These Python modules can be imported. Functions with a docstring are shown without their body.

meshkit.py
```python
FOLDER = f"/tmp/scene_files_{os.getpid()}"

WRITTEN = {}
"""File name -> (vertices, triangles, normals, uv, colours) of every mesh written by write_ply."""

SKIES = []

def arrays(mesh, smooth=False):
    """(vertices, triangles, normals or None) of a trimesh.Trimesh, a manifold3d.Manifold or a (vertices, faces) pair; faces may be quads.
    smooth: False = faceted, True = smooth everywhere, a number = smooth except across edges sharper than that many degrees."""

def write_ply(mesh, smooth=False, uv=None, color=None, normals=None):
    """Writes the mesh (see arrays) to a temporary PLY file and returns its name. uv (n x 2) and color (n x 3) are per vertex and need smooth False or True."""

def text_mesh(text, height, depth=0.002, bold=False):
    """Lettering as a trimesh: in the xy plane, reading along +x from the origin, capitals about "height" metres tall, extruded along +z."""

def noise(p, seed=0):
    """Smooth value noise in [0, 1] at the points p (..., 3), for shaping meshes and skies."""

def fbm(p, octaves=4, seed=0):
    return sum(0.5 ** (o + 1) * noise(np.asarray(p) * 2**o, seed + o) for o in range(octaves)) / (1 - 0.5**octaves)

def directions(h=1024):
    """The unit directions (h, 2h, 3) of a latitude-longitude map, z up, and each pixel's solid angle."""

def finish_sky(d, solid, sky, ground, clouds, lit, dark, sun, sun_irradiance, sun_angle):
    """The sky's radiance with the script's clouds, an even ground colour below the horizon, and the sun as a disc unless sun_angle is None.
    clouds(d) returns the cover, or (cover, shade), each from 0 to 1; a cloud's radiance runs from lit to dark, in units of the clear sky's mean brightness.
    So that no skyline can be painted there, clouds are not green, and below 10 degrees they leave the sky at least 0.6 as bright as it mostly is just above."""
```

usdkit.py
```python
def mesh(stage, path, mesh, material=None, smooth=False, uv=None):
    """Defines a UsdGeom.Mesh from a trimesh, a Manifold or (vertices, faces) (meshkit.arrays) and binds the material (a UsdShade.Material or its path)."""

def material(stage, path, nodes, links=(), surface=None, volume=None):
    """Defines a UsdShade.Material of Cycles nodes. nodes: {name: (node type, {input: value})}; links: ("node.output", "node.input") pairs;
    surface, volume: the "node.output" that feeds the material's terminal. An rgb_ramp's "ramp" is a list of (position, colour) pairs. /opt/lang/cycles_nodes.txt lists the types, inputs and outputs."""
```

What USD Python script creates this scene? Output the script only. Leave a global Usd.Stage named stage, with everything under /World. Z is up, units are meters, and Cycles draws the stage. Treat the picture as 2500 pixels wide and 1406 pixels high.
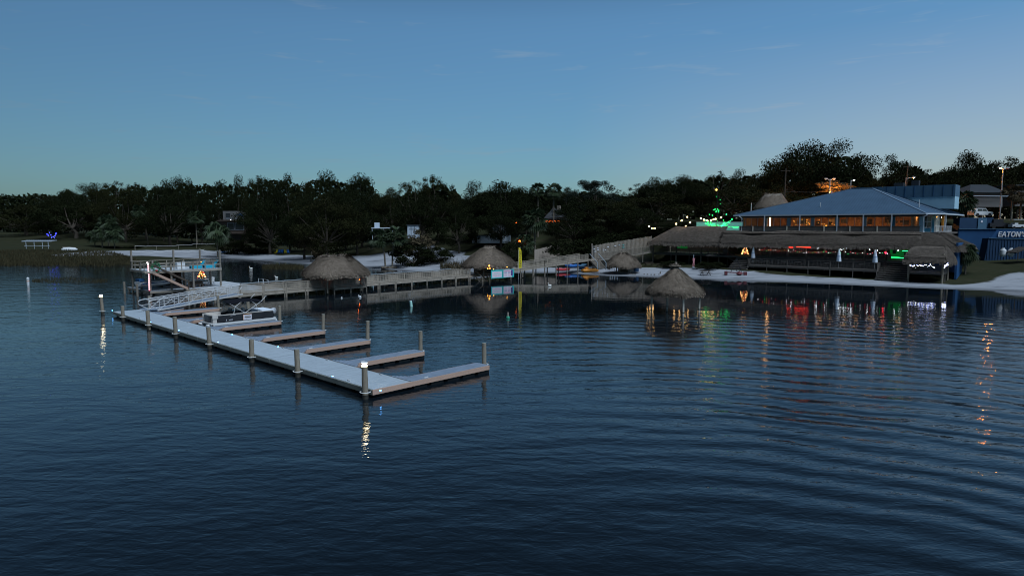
import math, random
import numpy as np, trimesh, usdkit, meshkit
import shapely
from shapely.geometry import Polygon, LineString
from pxr import Usd, UsdGeom, UsdLux, UsdShade, Gf, Sdf

# ------------------------------------------------------------------ camera, sky, sun, exposure
stage = Usd.Stage.CreateInMemory()
UsdGeom.SetStageUpAxis(stage, 'Z')
UsdGeom.Xform.Define(stage, '/World')
UsdGeom.Scope.Define(stage, '/World/Looks')
CAM_H, FPX, HORIZON = 9.0, 1600.0, 552.0
PITCH = math.atan((703 - HORIZON) / FPX)
cam = UsdGeom.Camera.Define(stage, '/World/camera')
cam.CreateHorizontalApertureAttr(36.0)
cam.CreateFocalLengthAttr(36.0 * FPX / 2500)
cam.CreateClippingRangeAttr(Gf.Vec2f(0.5, 20000))
cam.AddTranslateOp().Set(Gf.Vec3d(0, 0, CAM_H))
cam.AddRotateXOp().Set(90 - math.degrees(PITCH))
cam.CreateExposureAttr(1.0)
SUN_EL, SUN_AZ = math.radians(58.0), math.radians(138)   # the middle of the soft twilight that lights the scene
GLOW_AZ = math.radians(50)                                   # where the sun has set
skymat = usdkit.material(stage, '/World/Looks/dusk_sky', {
    "sky": ("sky_texture", {"sky_type": "single_scattering", "sun_disc": False, "sun_elevation": SUN_EL, "sun_rotation": SUN_AZ,
                            "ozone_density": 6.0, "aerosol_density": 1.0}),
    "tint": ("mix_color", {"blend_type": "multiply", "fac": 1.0, "b": (.66, .90, .90), "use_clamp": False}),
    "tc": ("texture_coordinate", {}),
    "map": ("mapping", {"scale": (3.0, 3.0, 26.0), "rotation": (0.0, 0.06, 0.2)}),
    "wisp": ("noise_texture", {"scale": 2.6, "detail": 5.0, "roughness": 0.6, "distortion": 0.4}),
    "wr": ("map_range", {"from_min": 0.60, "from_max": 0.80, "to_min": 0.0, "to_max": 0.34, "clamp": True}),
    "cl": ("mix_color", {"blend_type": "mix", "b": (3.0, 3.6, 4.1)}),
    "gs": ("separate_xyz", {}), "gx": ("math", {"math_type": "multiply", "value2": math.sin(GLOW_AZ)}), "gy": ("math", {"math_type": "multiply_add", "value2": math.cos(GLOW_AZ)}),
    "gd": ("map_range", {"from_min": .70, "from_max": 1.0, "to_min": 0., "to_max": 1., "clamp": True}), "gz": ("map_range", {"from_min": 0.0, "from_max": .26, "to_min": 1., "to_max": 0., "clamp": True}),
    "gm": ("math", {"math_type": "multiply"}), "gl": ("mix_color", {"blend_type": "add", "b": (2.6, 1.35, .6), "use_clamp": False}),
    "up": ("map_range", {"from_min": .29, "from_max": .55, "to_min": 1.0, "to_max": .32, "clamp": True}), "dk": ("hsv", {}), "side": ("map_range", {"from_min": -1.0, "from_max": 1.0, "to_min": .36, "to_max": 1.32, "clamp": True}), "both": ("math", {"math_type": "multiply"}), "lowr": ("map_range", {"from_min": .0, "from_max": .27, "to_min": .66, "to_max": 1.0, "clamp": True}), "all3": ("math", {"math_type": "multiply"}),
    "bg": ("background_shader", {"strength": 0.05})},
    [("sky.color", "tint.a"), ("tc.generated", "map.vector"), ("map.vector", "wisp.vector"), ("wisp.fac", "wr.value"), ("wr.result", "cl.fac"),
     ("tint.result", "cl.a"), ("tc.generated", "gs.vector"), ("gs.x", "gx.value1"), ("gs.y", "gy.value1"), ("gx.value", "gy.value3"), ("gy.value", "gd.value"), ("gs.z", "gz.value"), ("gd.result", "gm.value1"), ("gz.result", "gm.value2"), ("gm.value", "gl.fac"), ("cl.result", "gl.a"), ("gs.z", "up.value"), ("gy.value", "side.value"), ("up.result", "both.value1"), ("side.result", "both.value2"), ("gs.z", "lowr.value"), ("both.value", "all3.value1"), ("lowr.result", "all3.value2"), ("all3.value", "dk.value"), ("gl.result", "dk.color"), ("dk.color", "bg.color")], surface="bg.background")
dome = UsdLux.DomeLight.Define(stage, '/World/sky')
UsdShade.MaterialBindingAPI.Apply(dome.GetPrim()).Bind(skymat)
dome.GetPrim().SetCustomDataByKey('kind', 'structure')
sun = UsdLux.DistantLight.Define(stage, '/World/sun')   # the afterglow of the whole sky: wide and soft
sun.CreateIntensityAttr(0.46); sun.CreateAngleAttr(32.0); sun.CreateNormalizeAttr(True); sun.CreateColorAttr(Gf.Vec3f(.72, .85, 1.0))
sun.AddRotateXYZOp().Set(Gf.Vec3f(90 - math.degrees(SUN_EL), 0, 180 - math.degrees(SUN_AZ)))

# ------------------------------------------------------------------ helpers
RNG = np.random.default_rng(7)
random.seed(7)
_F = np.array([0, math.cos(PITCH), -math.sin(PITCH)]); _U = np.array([0, math.sin(PITCH), math.cos(PITCH)])
C0 = np.array([0, 0, CAM_H])
def ray(px, py): return _F + np.array([1., 0, 0]) * (px - 1250) / FPX + _U * (703 - py) / FPX
def W(px, py, z=0.0):
    d = ray(px, py); return C0 + d * (z - CAM_H) / d[2]
def AT(px, py, Y):
    d = ray(px, py); return C0 + d * Y / d[1]
def V(*a): return np.array(a, float)

used = {}
def numbered(parent, name):
    k = used.get((parent, name), 0); used[(parent, name)] = k + 1
    return name if k == 0 else f"{name}_{k:03d}"

class MB:
    """collects simple solids into one mesh"""
    def __init__(self): self.v, self.f, self.n = [], [], 0
    def add(self, v, f):
        v = np.asarray(v, float); f = np.asarray(f, int)
        if f.shape[1] == 4: f = np.vstack([f[:, [0, 1, 2]], f[:, [0, 2, 3]]])
        self.v.append(v); self.f.append(f + self.n); self.n += len(v); return self
    def tm(self, m): return self.add(m.vertices, m.faces)
    def box(self, c, size, yaw=0.0):
        h = np.array(size, float) / 2
        p = np.array([[x, y, z] for x in (-1, 1) for y in (-1, 1) for z in (-1, 1)], float) * h
        if yaw:
            cs, sn = math.cos(yaw), math.sin(yaw); p = np.c_[p[:, 0] * cs - p[:, 1] * sn, p[:, 0] * sn + p[:, 1] * cs, p[:, 2]]
        return self.add(p + np.array(c, float), [[0, 1, 3, 2], [4, 6, 7, 5], [0, 4, 5, 1], [2, 3, 7, 6], [0, 2, 6, 4], [1, 5, 7, 3]])
    def beam(self, a, b, w, h, up=(0, 0, 1)):
        """a bar of width w (sideways) and height h between points"""
        a, b = np.array(a, float), np.array(b, float); d = b - a; L = np.linalg.norm(d)
        if L < 1e-6: return self
        d /= L; up = np.array(up, float)
        if abs(d @ up) > .98: up = np.array([1., 0, 0])
        s = np.cross(d, up); s /= np.linalg.norm(s); u = np.cross(s, d)
        p = [e + s * x * w / 2 + u * z * h / 2 for e in (a, b) for x in (-1, 1) for z in (-1, 1)]
        return self.add(p, [[0, 1, 3, 2], [4, 6, 7, 5], [0, 4, 5, 1], [2, 3, 7, 6], [0, 2, 6, 4], [1, 5, 7, 3]])
    def tube(self, pts, r, n=8, caps=True):
        pts = np.array(pts, float); r = np.broadcast_to(np.asarray(r, float), (len(pts),))
        t = np.gradient(pts, axis=0); t /= np.linalg.norm(t, axis=1, keepdims=True) + 1e-9
        ref = np.where(np.abs(t[:, 2:]) < .9, [[0, 0, 1.]], [[1., 0, 0]])
        if len(set(map(tuple, ref))) > 1: ref = np.broadcast_to(ref[0], ref.shape)
        a = np.cross(t, ref); a /= np.linalg.norm(a, axis=1, keepdims=True) + 1e-9; b = np.cross(t, a)
        ang = np.arange(n) * 2 * np.pi / n
        v = pts[:, None] + r[:, None, None] * (np.cos(ang)[None, :, None] * a[:, None] + np.sin(ang)[None, :, None] * b[:, None])
        f = []
        for i in range(len(pts) - 1):
            for j in range(n):
                k = (j + 1) % n; f += [[i * n + j, i * n + k, (i + 1) * n + k], [i * n + j, (i + 1) * n + k, (i + 1) * n + j]]
        v = v.reshape(-1, 3)
        if caps:
            v = np.vstack([v, pts[0], pts[-1]]); c0, c1 = len(v) - 2, len(v) - 1; m = (len(pts) - 1) * n
            for j in range(n):
                k = (j + 1) % n; f += [[c0, k, j], [c1, m + j, m + k]]
        return self.add(v, f)
    def lathe(self, c, prof, n=12, sx=1.0, sy=1.0):
        """prof: (r, z) from bottom to top"""
        prof = np.array(prof, float); ang = np.arange(n) * 2 * np.pi / n; k = len(prof)
        v = np.stack([np.outer(prof[:, 0], np.cos(ang)) * sx, np.outer(prof[:, 0], np.sin(ang)) * sy, np.repeat(prof[:, 1:2], n, 1)], -1).reshape(-1, 3)
        f = [[i * n + j, i * n + (j + 1) % n, (i + 1) * n + (j + 1) % n, (i + 1) * n + j] for i in range(k - 1) for j in range(n)]
        return self.add(v + np.array(c, float), f)
    def ball(self, c, r, sub=1):
        m = trimesh.creation.icosphere(sub, r); return self.add(m.vertices + np.array(c, float), m.faces)
    def prism(self, poly, z0, z1):
        m = trimesh.creation.extrude_polygon(Polygon(poly), z1 - z0, engine='earcut'); return self.add(m.vertices + [0, 0, z0], m.faces)
    def quad(self, a, b, c, d): return self.add([a, b, c, d], [[0, 1, 2, 3]])
    def arr(self): return np.vstack(self.v), np.vstack(self.f)

class Thing:
    def __init__(self, name, loc, rotz=0.0, path=None):
        self.loc, self.rz = np.array(loc, float), rotz
        self.path = path or '/World/' + numbered('/World', name)
    def local(self, v):
        p = np.asarray(v, float) - self.loc; c, s = math.cos(-self.rz), math.sin(-self.rz)
        return np.c_[p[:, 0] * c - p[:, 1] * s, p[:, 0] * s + p[:, 1] * c, p[:, 2]]
    def world(self, x, y, z=0.0):
        c, s = math.cos(self.rz), math.sin(self.rz)
        return self.loc + np.array([x * c - y * s, x * s + y * c, z])
    def part(self, name, mb, m, parent=None, w=False, label=None, kind=None, smooth=False):
        """adds a mesh as a part (or a sub-part of the part at path parent); w: its points are in world space"""
        v, f = mb.arr() if isinstance(mb, MB) else mb
        if w: v = self.local(v)
        up = parent or self.path; p = up + '/' + numbered(up, name)
        g = usdkit.mesh(stage, p, (v, f), M[m], smooth=smooth).GetPrim()
        if label: g.SetCustomDataByKey('label', label)
        if kind: g.SetCustomDataByKey('kind', kind)
        return p

def put(prim, loc, rotz=0.0, scale=None):
    x = UsdGeom.Xformable(prim); x.ClearXformOpOrder()
    x.AddTranslateOp().Set(Gf.Vec3d(*map(float, loc))); x.AddRotateZOp().Set(math.degrees(rotz))
    if scale is not None: x.AddScaleOp().Set(Gf.Vec3f(*map(float, scale)))
def tag(prim, label, cat, group=None, kind=None):
    for k, s in (('label', label), ('category', cat), ('group', group), ('kind', kind)):
        if s: prim.SetCustomDataByKey(k, s)
def thing(name, label, cat, loc, rotz=0.0, group=None):
    t = Thing(name, loc, rotz); x = UsdGeom.Xform.Define(stage, t.path)
    put(x.GetPrim(), loc, rotz); tag(x.GetPrim(), label, cat, group); return t
def pattern(name):
    """a class prim that holds the parts of a repeated thing"""
    p = '/World/pattern_' + name; stage.CreateClassPrim(p); return Thing(name, (0, 0, 0), path=p)
def copy(pat, name, label, cat, loc, rotz=0.0, scale=None, group=None):
    p = '/World/' + numbered('/World', name); x = UsdGeom.Xform.Define(stage, p).GetPrim()
    x.GetReferences().AddInternalReference(pat.path); x.SetInstanceable(True)
    put(x, loc, rotz, scale); tag(x, label, cat, group); return x
def single(name, label, cat, mb, m, group=None, kind=None, smooth=False):
    """a thing that is one mesh, in world space"""
    v, f = mb.arr() if isinstance(mb, MB) else mb
    c = np.r_[(v[:, :2].min(0) + v[:, :2].max(0)) / 2, v[:, 2].min()]
    p = '/World/' + numbered('/World', name)
    g = usdkit.mesh(stage, p, (v - c, f), M[m], smooth=smooth); g.AddTranslateOp().Set(Gf.Vec3d(*c))
    tag(g.GetPrim(), label, cat, group, kind); return g
def structure(name, mb, m, smooth=False):
    v, f = mb.arr() if isinstance(mb, MB) else mb
    g = usdkit.mesh(stage, '/World/' + numbered('/World', name), (v, f), M[m], smooth=smooth)
    g.GetPrim().SetCustomDataByKey('kind', 'structure'); return g

# ------------------------------------------------------------------ materials
M = {}
def mat(name, col, rough=.7, vary=.25, scale=3.0, island=0.0, bump=0.0, spec=.3, stretch=None, metallic=0.0):
    """a surface whose colour drifts with noise, and from piece to piece (island)"""
    lo = tuple(c * (1 - vary) for c in col); hi = tuple(min(1, c * (1 + vary)) for c in col)
    nodes = {"tc": ("texture_coordinate", {}), "map": ("mapping", {"scale": stretch or (1, 1, 1)}),
             "n": ("noise_texture", {"scale": scale, "detail": 5.0, "roughness": .65}),
             "r": ("rgb_ramp", {"ramp": [(.25, lo), (.75, hi)]}),
             "p": ("principled_bsdf", {"roughness": rough, "specular_ior_level": spec, "metallic": metallic})}
    links = [("tc.object", "map.vector"), ("map.vector", "n.vector"), ("n.fac", "r.fac")]
    src = "r.color"
    if island:
        nodes["g"] = ("geometry", {}); nodes["ir"] = ("map_range", {"from_min": 0., "from_max": 1., "to_min": 1 - island, "to_max": 1 + island * .6})
        nodes["hs"] = ("hsv", {})
        links += [("g.random_per_island", "ir.value"), ("ir.result", "hs.value"), (src, "hs.color")]; src = "hs.color"
    links.append((src, "p.base_color"))
    if bump:
        nodes["b"] = ("bump", {"strength": .6, "distance": bump}); links += [("n.fac", "b.height"), ("b.normal", "p.normal")]
    M[name] = usdkit.material(stage, '/World/Looks/' + name, nodes, links, surface="p.BSDF")
def glow(name, col, strength):
    M[name] = usdkit.material(stage, '/World/Looks/' + name, {"e": ("emission", {"color": col, "strength": strength})}, [], surface="e.emission")

mat('dock_board', (.36, .42, .47), .75, .16, 1.2, island=.16, spec=.25, stretch=(1, 4, 1))
mat('finger_board', (.20, .25, .32), .7, .16, 1.4, island=.14, spec=.3)
mat('fascia_pine', (.42, .28, .215), .75, .22, 2.0, spec=.2, stretch=(6, 6, 20))
mat('fascia_grey', (.20, .21, .19), .8, .22, 2.0, spec=.2)
mat('piling_wood', (.235, .20, .155), .85, .35, 3.0, bump=.02, spec=.15, stretch=(6, 6, .8))
mat('float_black', (.016, .016, .017), .55, .3, 2.0)
mat('pier_wood', (.39, .335, .275), .82, .25, 1.5, island=.25, spec=.15)
mat('pier_dark', (.24, .21, .175), .85, .25, 1.5, island=.2, spec=.12)
mat('deck_wood', (.155, .138, .125), .85, .25, 1.5, island=.25, spec=.12)
mat('deck_pale', (.42, .45, .48), .75, .12, 1.5, island=.1)
mat('steel', (.55, .55, .55), .5, .08, 4.0, spec=.4, metallic=.1)
mat('roof_cap', (.13, .18, .24), .6, .06, spec=.1)
mat('pale_post', (.55, .50, .43), .85, .25, 2.0)
mat('white_paint', (.58, .59, .60), .55, .06, 3.0)
mat('cream_paint', (.62, .56, .46), .6, .08, 3.0)
mat('rope_white', (.7, .7, .68), .8, .05)
mat('black_hull', (.022, .022, .026), .3, .2, spec=.5)
mat('black_canvas', (.010, .011, .015), .95, .2, spec=.03)
mat('vinyl', (.50, .46, .42), .6, .08)
mat('engine', (.30, .31, .33), .35, .15, spec=.5)
mat('thatch', (.52, .415, .325), .95, .50, 2.4, island=.7, spec=.05)
mat('thatch_old', (.40, .335, .28), .95, .50, 2.0, island=.75, spec=.05)
mat('picket_wood', (.50, .435, .36), .82, .2, 1.5, island=.2, spec=.1)
mat('thatch_dark', (.12, .105, .095), .95, .3, 1.2, island=.55, spec=.05)
mat('thatch_under', (.26, .215, .175), .95, .3, 2.0)
mat('bark', (.075, .062, .05), .9, .3, 2.0, spec=.1)
mat('palm_bark', (.17, .145, .115), .9, .25, 3.0, spec=.1)
mat('leaf_oak', (.017, .022, .009), .9, .35, .3, island=.3, spec=.03)
mat('leaf_olive', (.026, .028, .011), .9, .35, .3, island=.3, spec=.03)
mat('leaf_pine', (.020, .030, .020), .8, .3, .6, island=.4, spec=.1)
mat('wet_wood', (.045, .042, .034), .5, .3, 4.0, spec=.4)
mat('leaf_palm', (.055, .085, .038), .6, .3, .8, island=.4, spec=.25)
mat('leaf_dry', (.14, .11, .065), .85, .3, .8, island=.4, spec=.1)
mat('reed', (.085, .073, .038), .85, .3, .4, island=.5, spec=.08)
mat('roof_metal', (.050, .088, .135), .7, .12, .5, spec=.06)
mat('roof_trim', (.50, .55, .60), .45, .05)
mat('blue_wall', (.012, .062, .16), .6, .12, .6)
mat('blue_dark', (.012, .04, .09), .65, .15, .6)
mat('blue_slate', (.06, .13, .20), .6, .12, .6)
mat('blue_pale', (.32, .50, .60), .6, .06, .6)
mat('blue_column', (.30, .42, .50), .6, .06)
mat('teal_column', (.03, .17, .27), .6, .06)
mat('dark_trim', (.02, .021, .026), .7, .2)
mat('house_grey', (.13, .125, .12), .8, .15, .5)
mat('house_white', (.42, .48, .54), .75, .05, .5)
mat('house_tan', (.30, .25, .21), .8, .1, .5)
mat('shingle', (.035, .037, .040), .85, .2, 2.0)
mat('roof_grey', (.035, .04, .046), .8, .12, .6, spec=.1)
mat('brown_wood', (.07, .052, .04), .8, .2)
mat('teal', (.04, .42, .42), .5, .06)
mat('teal_tarp', (.20, .48, .45), .7, .08)
mat('paper', (.62, .60, .66), .7, .05)
mat('pink_print', (.62, .30, .42), .7, .08)
mat('purple_print', (.09, .06, .22), .7, .08)
mat('yellow', (.62, .50, .02), .6, .06)
mat('ink', (.02, .02, .03), .8, .1)
mat('red_plastic', (.42, .02, .03), .45, .1)
mat('red_rust', (.13, .035, .04), .6, .15)
mat('blue_plastic', (.02, .14, .45), .4, .1)
mat('orange_plastic', (.62, .24, .03), .45, .1)
mat('turquoise', (.02, .34, .48), .5, .06)
mat('green_plastic', (.03, .30, .18), .5, .1)
mat('mint', (.36, .62, .56), .5, .06)
mat('umbrella', (.60, .66, .74), .8, .06, 3.0)
mat('umbrella_print', (.06, .22, .42), .8, .06)
mat('pink_cloth', (.48, .20, .22), .8, .1)
mat('glass_dark', (.03, .035, .04), .12, .1, spec=.6)
mat('interior_wood', (.50, .25, .10), .7, .35, 1.2)
mat('interior_tan', (.50, .36, .22), .7, .15, .8)
mat('stone', (.18, .17, .16), .9, .3, 3.0)
mat('letter', (.55, .55, .58), .5, .05)
mat('letter_gold', (.45, .33, .2), .5, .05)
mat('feather', (.66, .64, .6), .8, .06)
mat('feather_dark', (.14, .12, .1), .8, .1)
mat('wire', (.03, .03, .03), .6, .1)
mat('concrete', (.34, .34, .34), .8, .1, 1.0)
mat('tyre', (.02, .02, .02), .8, .1)
mat('wreath', (.01, .16, .06), .7, .3, 3.0)
glow('bulb_warm', (1.0, .60, .24), 11.0)
glow('bulb_white', (.85, .92, 1.0), 7.0)
glow('bulb_bluewhite', (.40, .48, 1.0), 8.0)
glow('bulb_blue', (.05, .06, 1.0), 5.0)
glow('bulb_green', (.02, 1.0, .16), 4.0)
glow('bulb_red', (1.0, .03, .06), 4.0)
glow('bulb_amber', (1.0, .42, .06), 3.2)
glow('bulb_orange', (1.0, .15, .02), 5.0)
glow('lamp_head', (1.0, .80, .36), 3.0)
glow('lamp_sodium', (1.0, .17, .02), 5.0)
glow('lamp_up', (1.0, .34, .05), 1500.0)
glow('lamp_street', (1.0, .25, .03), 350.0)
glow('lamp_white', (1.0, .88, .62), 12.0)
glow('dock_led', (.10, .38, 1.0), 7.0)
glow('neon_red', (1.0, .04, .02), 2.4)
glow('green_screen', (.03, .8, .14), 0.045)
glow('room_lamp', (1.0, .50, .19), 9.0)
glow('candy_white', (1.0, .82, .87), 1.3)
glow('candy_red', (1.0, .10, .20), .6)
M['pane'] = usdkit.material(stage, '/World/Looks/pane', {"t": ("transparent_bsdf", {"color": (.93, .94, .95)}), "g": ("glossy_bsdf", {"roughness": .02, "color": (.9, .9, .9)}),
    "f": ("fresnel", {"IOR": 1.45}), "m": ("mix_closure", {})}, [("f.fac", "m.fac"), ("t.BSDF", "m.closure1"), ("g.BSDF", "m.closure2")], surface="m.closure")

# ------------------------------------------------------------------ ground and water
SHORE_PX = [(-900, 640), (-400, 645), (0, 647), (200, 648), (330, 647), (400, 641), (470, 635), (531, 630), (642, 637), (727, 644), (815, 649), (899, 654), (989, 662), (1100, 668),
            (1200, 667), (1290, 666), (1372, 667), (1481, 674), (1609, 677), (1750, 684), (2000, 693), (2300, 706), (2500, 713), (2900, 733), (3500, 775)]
SHORE = np.array([W(x, y)[:2] for x, y in SHORE_PX])
SHORE_L = LineString(SHORE)
LAND = Polygon(np.vstack([SHORE, [[3000, SHORE[-1][1]], [3000, 4000], [-3000, 4000], [-3000, SHORE[0][1]]]]))
def sstep(x, a, b):
    t = np.clip((np.asarray(x, float) - a) / (b - a), 0, 1); return t * t * (3 - 2 * t)
def shore_d(x, y):
    pts = shapely.points(np.asarray(x, float), np.asarray(y, float))
    return shapely.distance(SHORE_L, pts) * np.where(shapely.contains(LAND, pts), 1, -1)
_RO = W(2007, 675, .5)[:2]; _ra = -math.radians(42); _RA = np.array([math.cos(_ra), math.sin(_ra)]); _RB = np.array([-math.sin(_ra), math.cos(_ra)])   # the restaurant stands on a levelled terrace
def ground(x, y):
    x, y = np.asarray(x, float), np.asarray(y, float); d = shore_d(x, y)
    wob = (meshkit.fbm(np.stack([x * .05, y * .05, x * 0], -1), 3) - .5)
    right = sstep(x, -62, -22)
    zl = np.where(d < 14, d * .045, .63 + (d - 14) * .062); zl = np.minimum(zl, 6 + (zl - 6) * .25)
    k = sstep(x, -10, 14)
    zr = np.where(d < 10, d * .068, .68 + (d - 10) * (.225 + .055 * k))
    k2 = sstep(x, 58, 68); zr = zr * (1 - k2) + np.where(d < 10, d * .068, .68 + (np.minimum(d, 33) - 10) * .155 + np.maximum(d - 33, 0) * .95) * k2
    cap = 9.3 + .7 * sstep(x, 60, 85); zr = np.where(zr > cap, cap + np.minimum((zr - cap) * .35, 1.5) * (1 - .8 * k2), zr)
    z = zl * (1 - right) + zr * right
    rel = np.stack([x - _RO[0], y - _RO[1]], -1); ls_, lt_ = rel @ _RA, rel @ _RB
    lim = 1.0 + np.maximum(lt_ - 2, 0) * .10 + np.maximum(lt_ - 11.5, 0) * 1.2; inside = sstep(ls_, -44, -37) * (1 - sstep(ls_, 17, 24))
    z = z * (1 - inside) + np.minimum(z, lim) * inside
    bank = np.exp(-(((x - 84) / 12) ** 2 + ((y - 103) / 7) ** 2)) * .6
    z = z + np.where(d > 0, np.minimum(d / 10, 1) * (wob * .6 + bank), 0)
    return np.where(d < 0, np.maximum(d * .10, -3.0), z)
def G(px, py):
    """the point of the ground seen at a pixel"""
    d = ray(px, py); t = np.linspace(60, 420, 1800); p = C0 + t[:, None] * d
    hit = np.nonzero(p[:, 2] <= np.maximum(ground(p[:, 0], p[:, 1]), 0))[0]
    return p[hit[0]] if len(hit) else p[-1]
def gz(x, y): return float(ground(np.array([x]), np.array([y]))[0])

def grid(xs, ys):
    X, Y = np.meshgrid(xs, ys); n, m = len(xs), len(ys)
    i, j = np.meshgrid(np.arange(n - 1), np.arange(m - 1)); a = (j * n + i).ravel()
    return X.ravel(), Y.ravel(), np.c_[a, a + 1, a + n + 1, a + n]
xs = np.unique(np.r_[np.arange(-1400, -240, 40.), np.arange(-240, 150, 1.3), np.arange(150, 1000, 40.)])
ys = np.unique(np.r_[np.arange(-60, 78, 23.), np.arange(78, 300, 1.3), np.arange(300, 2200, 60.)])
gx, gy, gf = grid(xs, ys); gzv = ground(gx, gy); gd = shore_d(gx, gy)
# how far the sand reaches inland, metres, along the shore
bx = [-400, -135, -118, -100, -80, -62, -48, -36, -22, -8, 2, 12, 30, 50, 60, 66, 72, 78, 84, 140]
bw = [1, 1, 1, 1, 8, 15, 13, 14, 24, 18, 5, 9, 13, 8, 6, 4.5, 8.5, 14, 17, 19]
inner = np.where((gx < -70), sstep(gd, 9, 14), 1.0)         # the reedy flat lies in front of the sand on the left
nz = meshkit.fbm(np.stack([gx * .16, gy * .30, gx * 0], -1), 4)
reach = np.interp(gx, bx, bw) * (.86 + .3 * nz)
sand = sstep(reach - gd, -2.2, 1.6) * np.clip(inner + .25 * (nz - .3), 0, 1)
strip = Polygon([G(*q)[:2] for q in [(120, 621), (220, 614), (330, 611), (480, 610.5), (560, 614), (640, 619), (740, 625), (700, 645), (640, 638), (531, 632), (470, 629.5), (400, 626.5), (330, 624), (240, 625), (150, 624)]]).buffer(.5)
near = (gx < -30) & (gx > -200) & (gy > 140) & (gy < 260); pts_ = shapely.points(gx[near], gy[near])
sdist = shapely.distance(strip.boundary, pts_) * np.where(shapely.contains(strip, pts_), 1, -1); sand[near] = np.maximum(sand[near], sstep(sdist + 4 * (nz[near] - .5), -1.5, 2.5))
sand = np.where(gd < -.2, .4, sand)
tm_ = structure('ground', (np.c_[gx, gy, gzv], gf), 'concrete', smooth=True)
UsdGeom.PrimvarsAPI(tm_).CreatePrimvar("sand", Sdf.ValueTypeNames.FloatArray, "vertex").Set(list(map(float, sand)))
M['ground'] = usdkit.material(stage, '/World/Looks/ground', {
    "a": ("attribute", {"attribute": "sand"}), "tc": ("texture_coordinate", {}), "map": ("mapping", {"scale": (.35, .9, 1)}),
    "n": ("noise_texture", {"scale": .55, "detail": 8.0, "roughness": .7}), "n2": ("noise_texture", {"scale": 4.0, "detail": 4.0}),
    "add": ("math", {"math_type": "multiply_add", "value2": .85, "value3": -.425}), "sum": ("math", {"math_type": "add"}),
    "mr": ("map_range", {"from_min": .33, "from_max": .62, "clamp": True}),
    "sc": ("rgb_ramp", {"ramp": [(.32, (.13, .135, .15)), (.48, (.245, .255, .275)), (.72, (.30, .31, .335))]}), "gc": ("rgb_ramp", {"ramp": [(.3, (.016, .020, .009)), (.55, (.025, .026, .012)), (.75, (.044, .036, .024))]}),
    "mix": ("mix_color", {}), "pos": ("geometry", {}), "xyz": ("separate_xyz", {}), "wet": ("map_range", {"from_min": .02, "from_max": .20, "to_min": .42, "to_max": 1.0, "clamp": True}), "hs": ("hsv", {}), "b": ("bump", {"strength": .5, "distance": .12}), "p": ("principled_bsdf", {"roughness": .95, "specular_ior_level": .1})},
    [("tc.object", "map.vector"), ("map.vector", "n.vector"), ("tc.object", "n2.vector"), ("n.fac", "add.value1"), ("a.fac", "sum.value1"), ("add.value", "sum.value2"), ("sum.value", "mr.value"),
     ("n.fac", "sc.fac"), ("n.fac", "gc.fac"), ("mr.result", "mix.fac"), ("gc.color", "mix.a"), ("sc.color", "mix.b"), ("pos.position", "xyz.vector"), ("xyz.z", "wet.value"), ("wet.result", "hs.value"), ("mix.result", "hs.color"), ("hs.color", "p.base_color"), ("n2.fac", "b.height"), ("b.normal", "p.normal")], surface="p.BSDF")
UsdShade.MaterialBindingAPI(tm_.GetPrim()).Bind(M['ground'])

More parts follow.
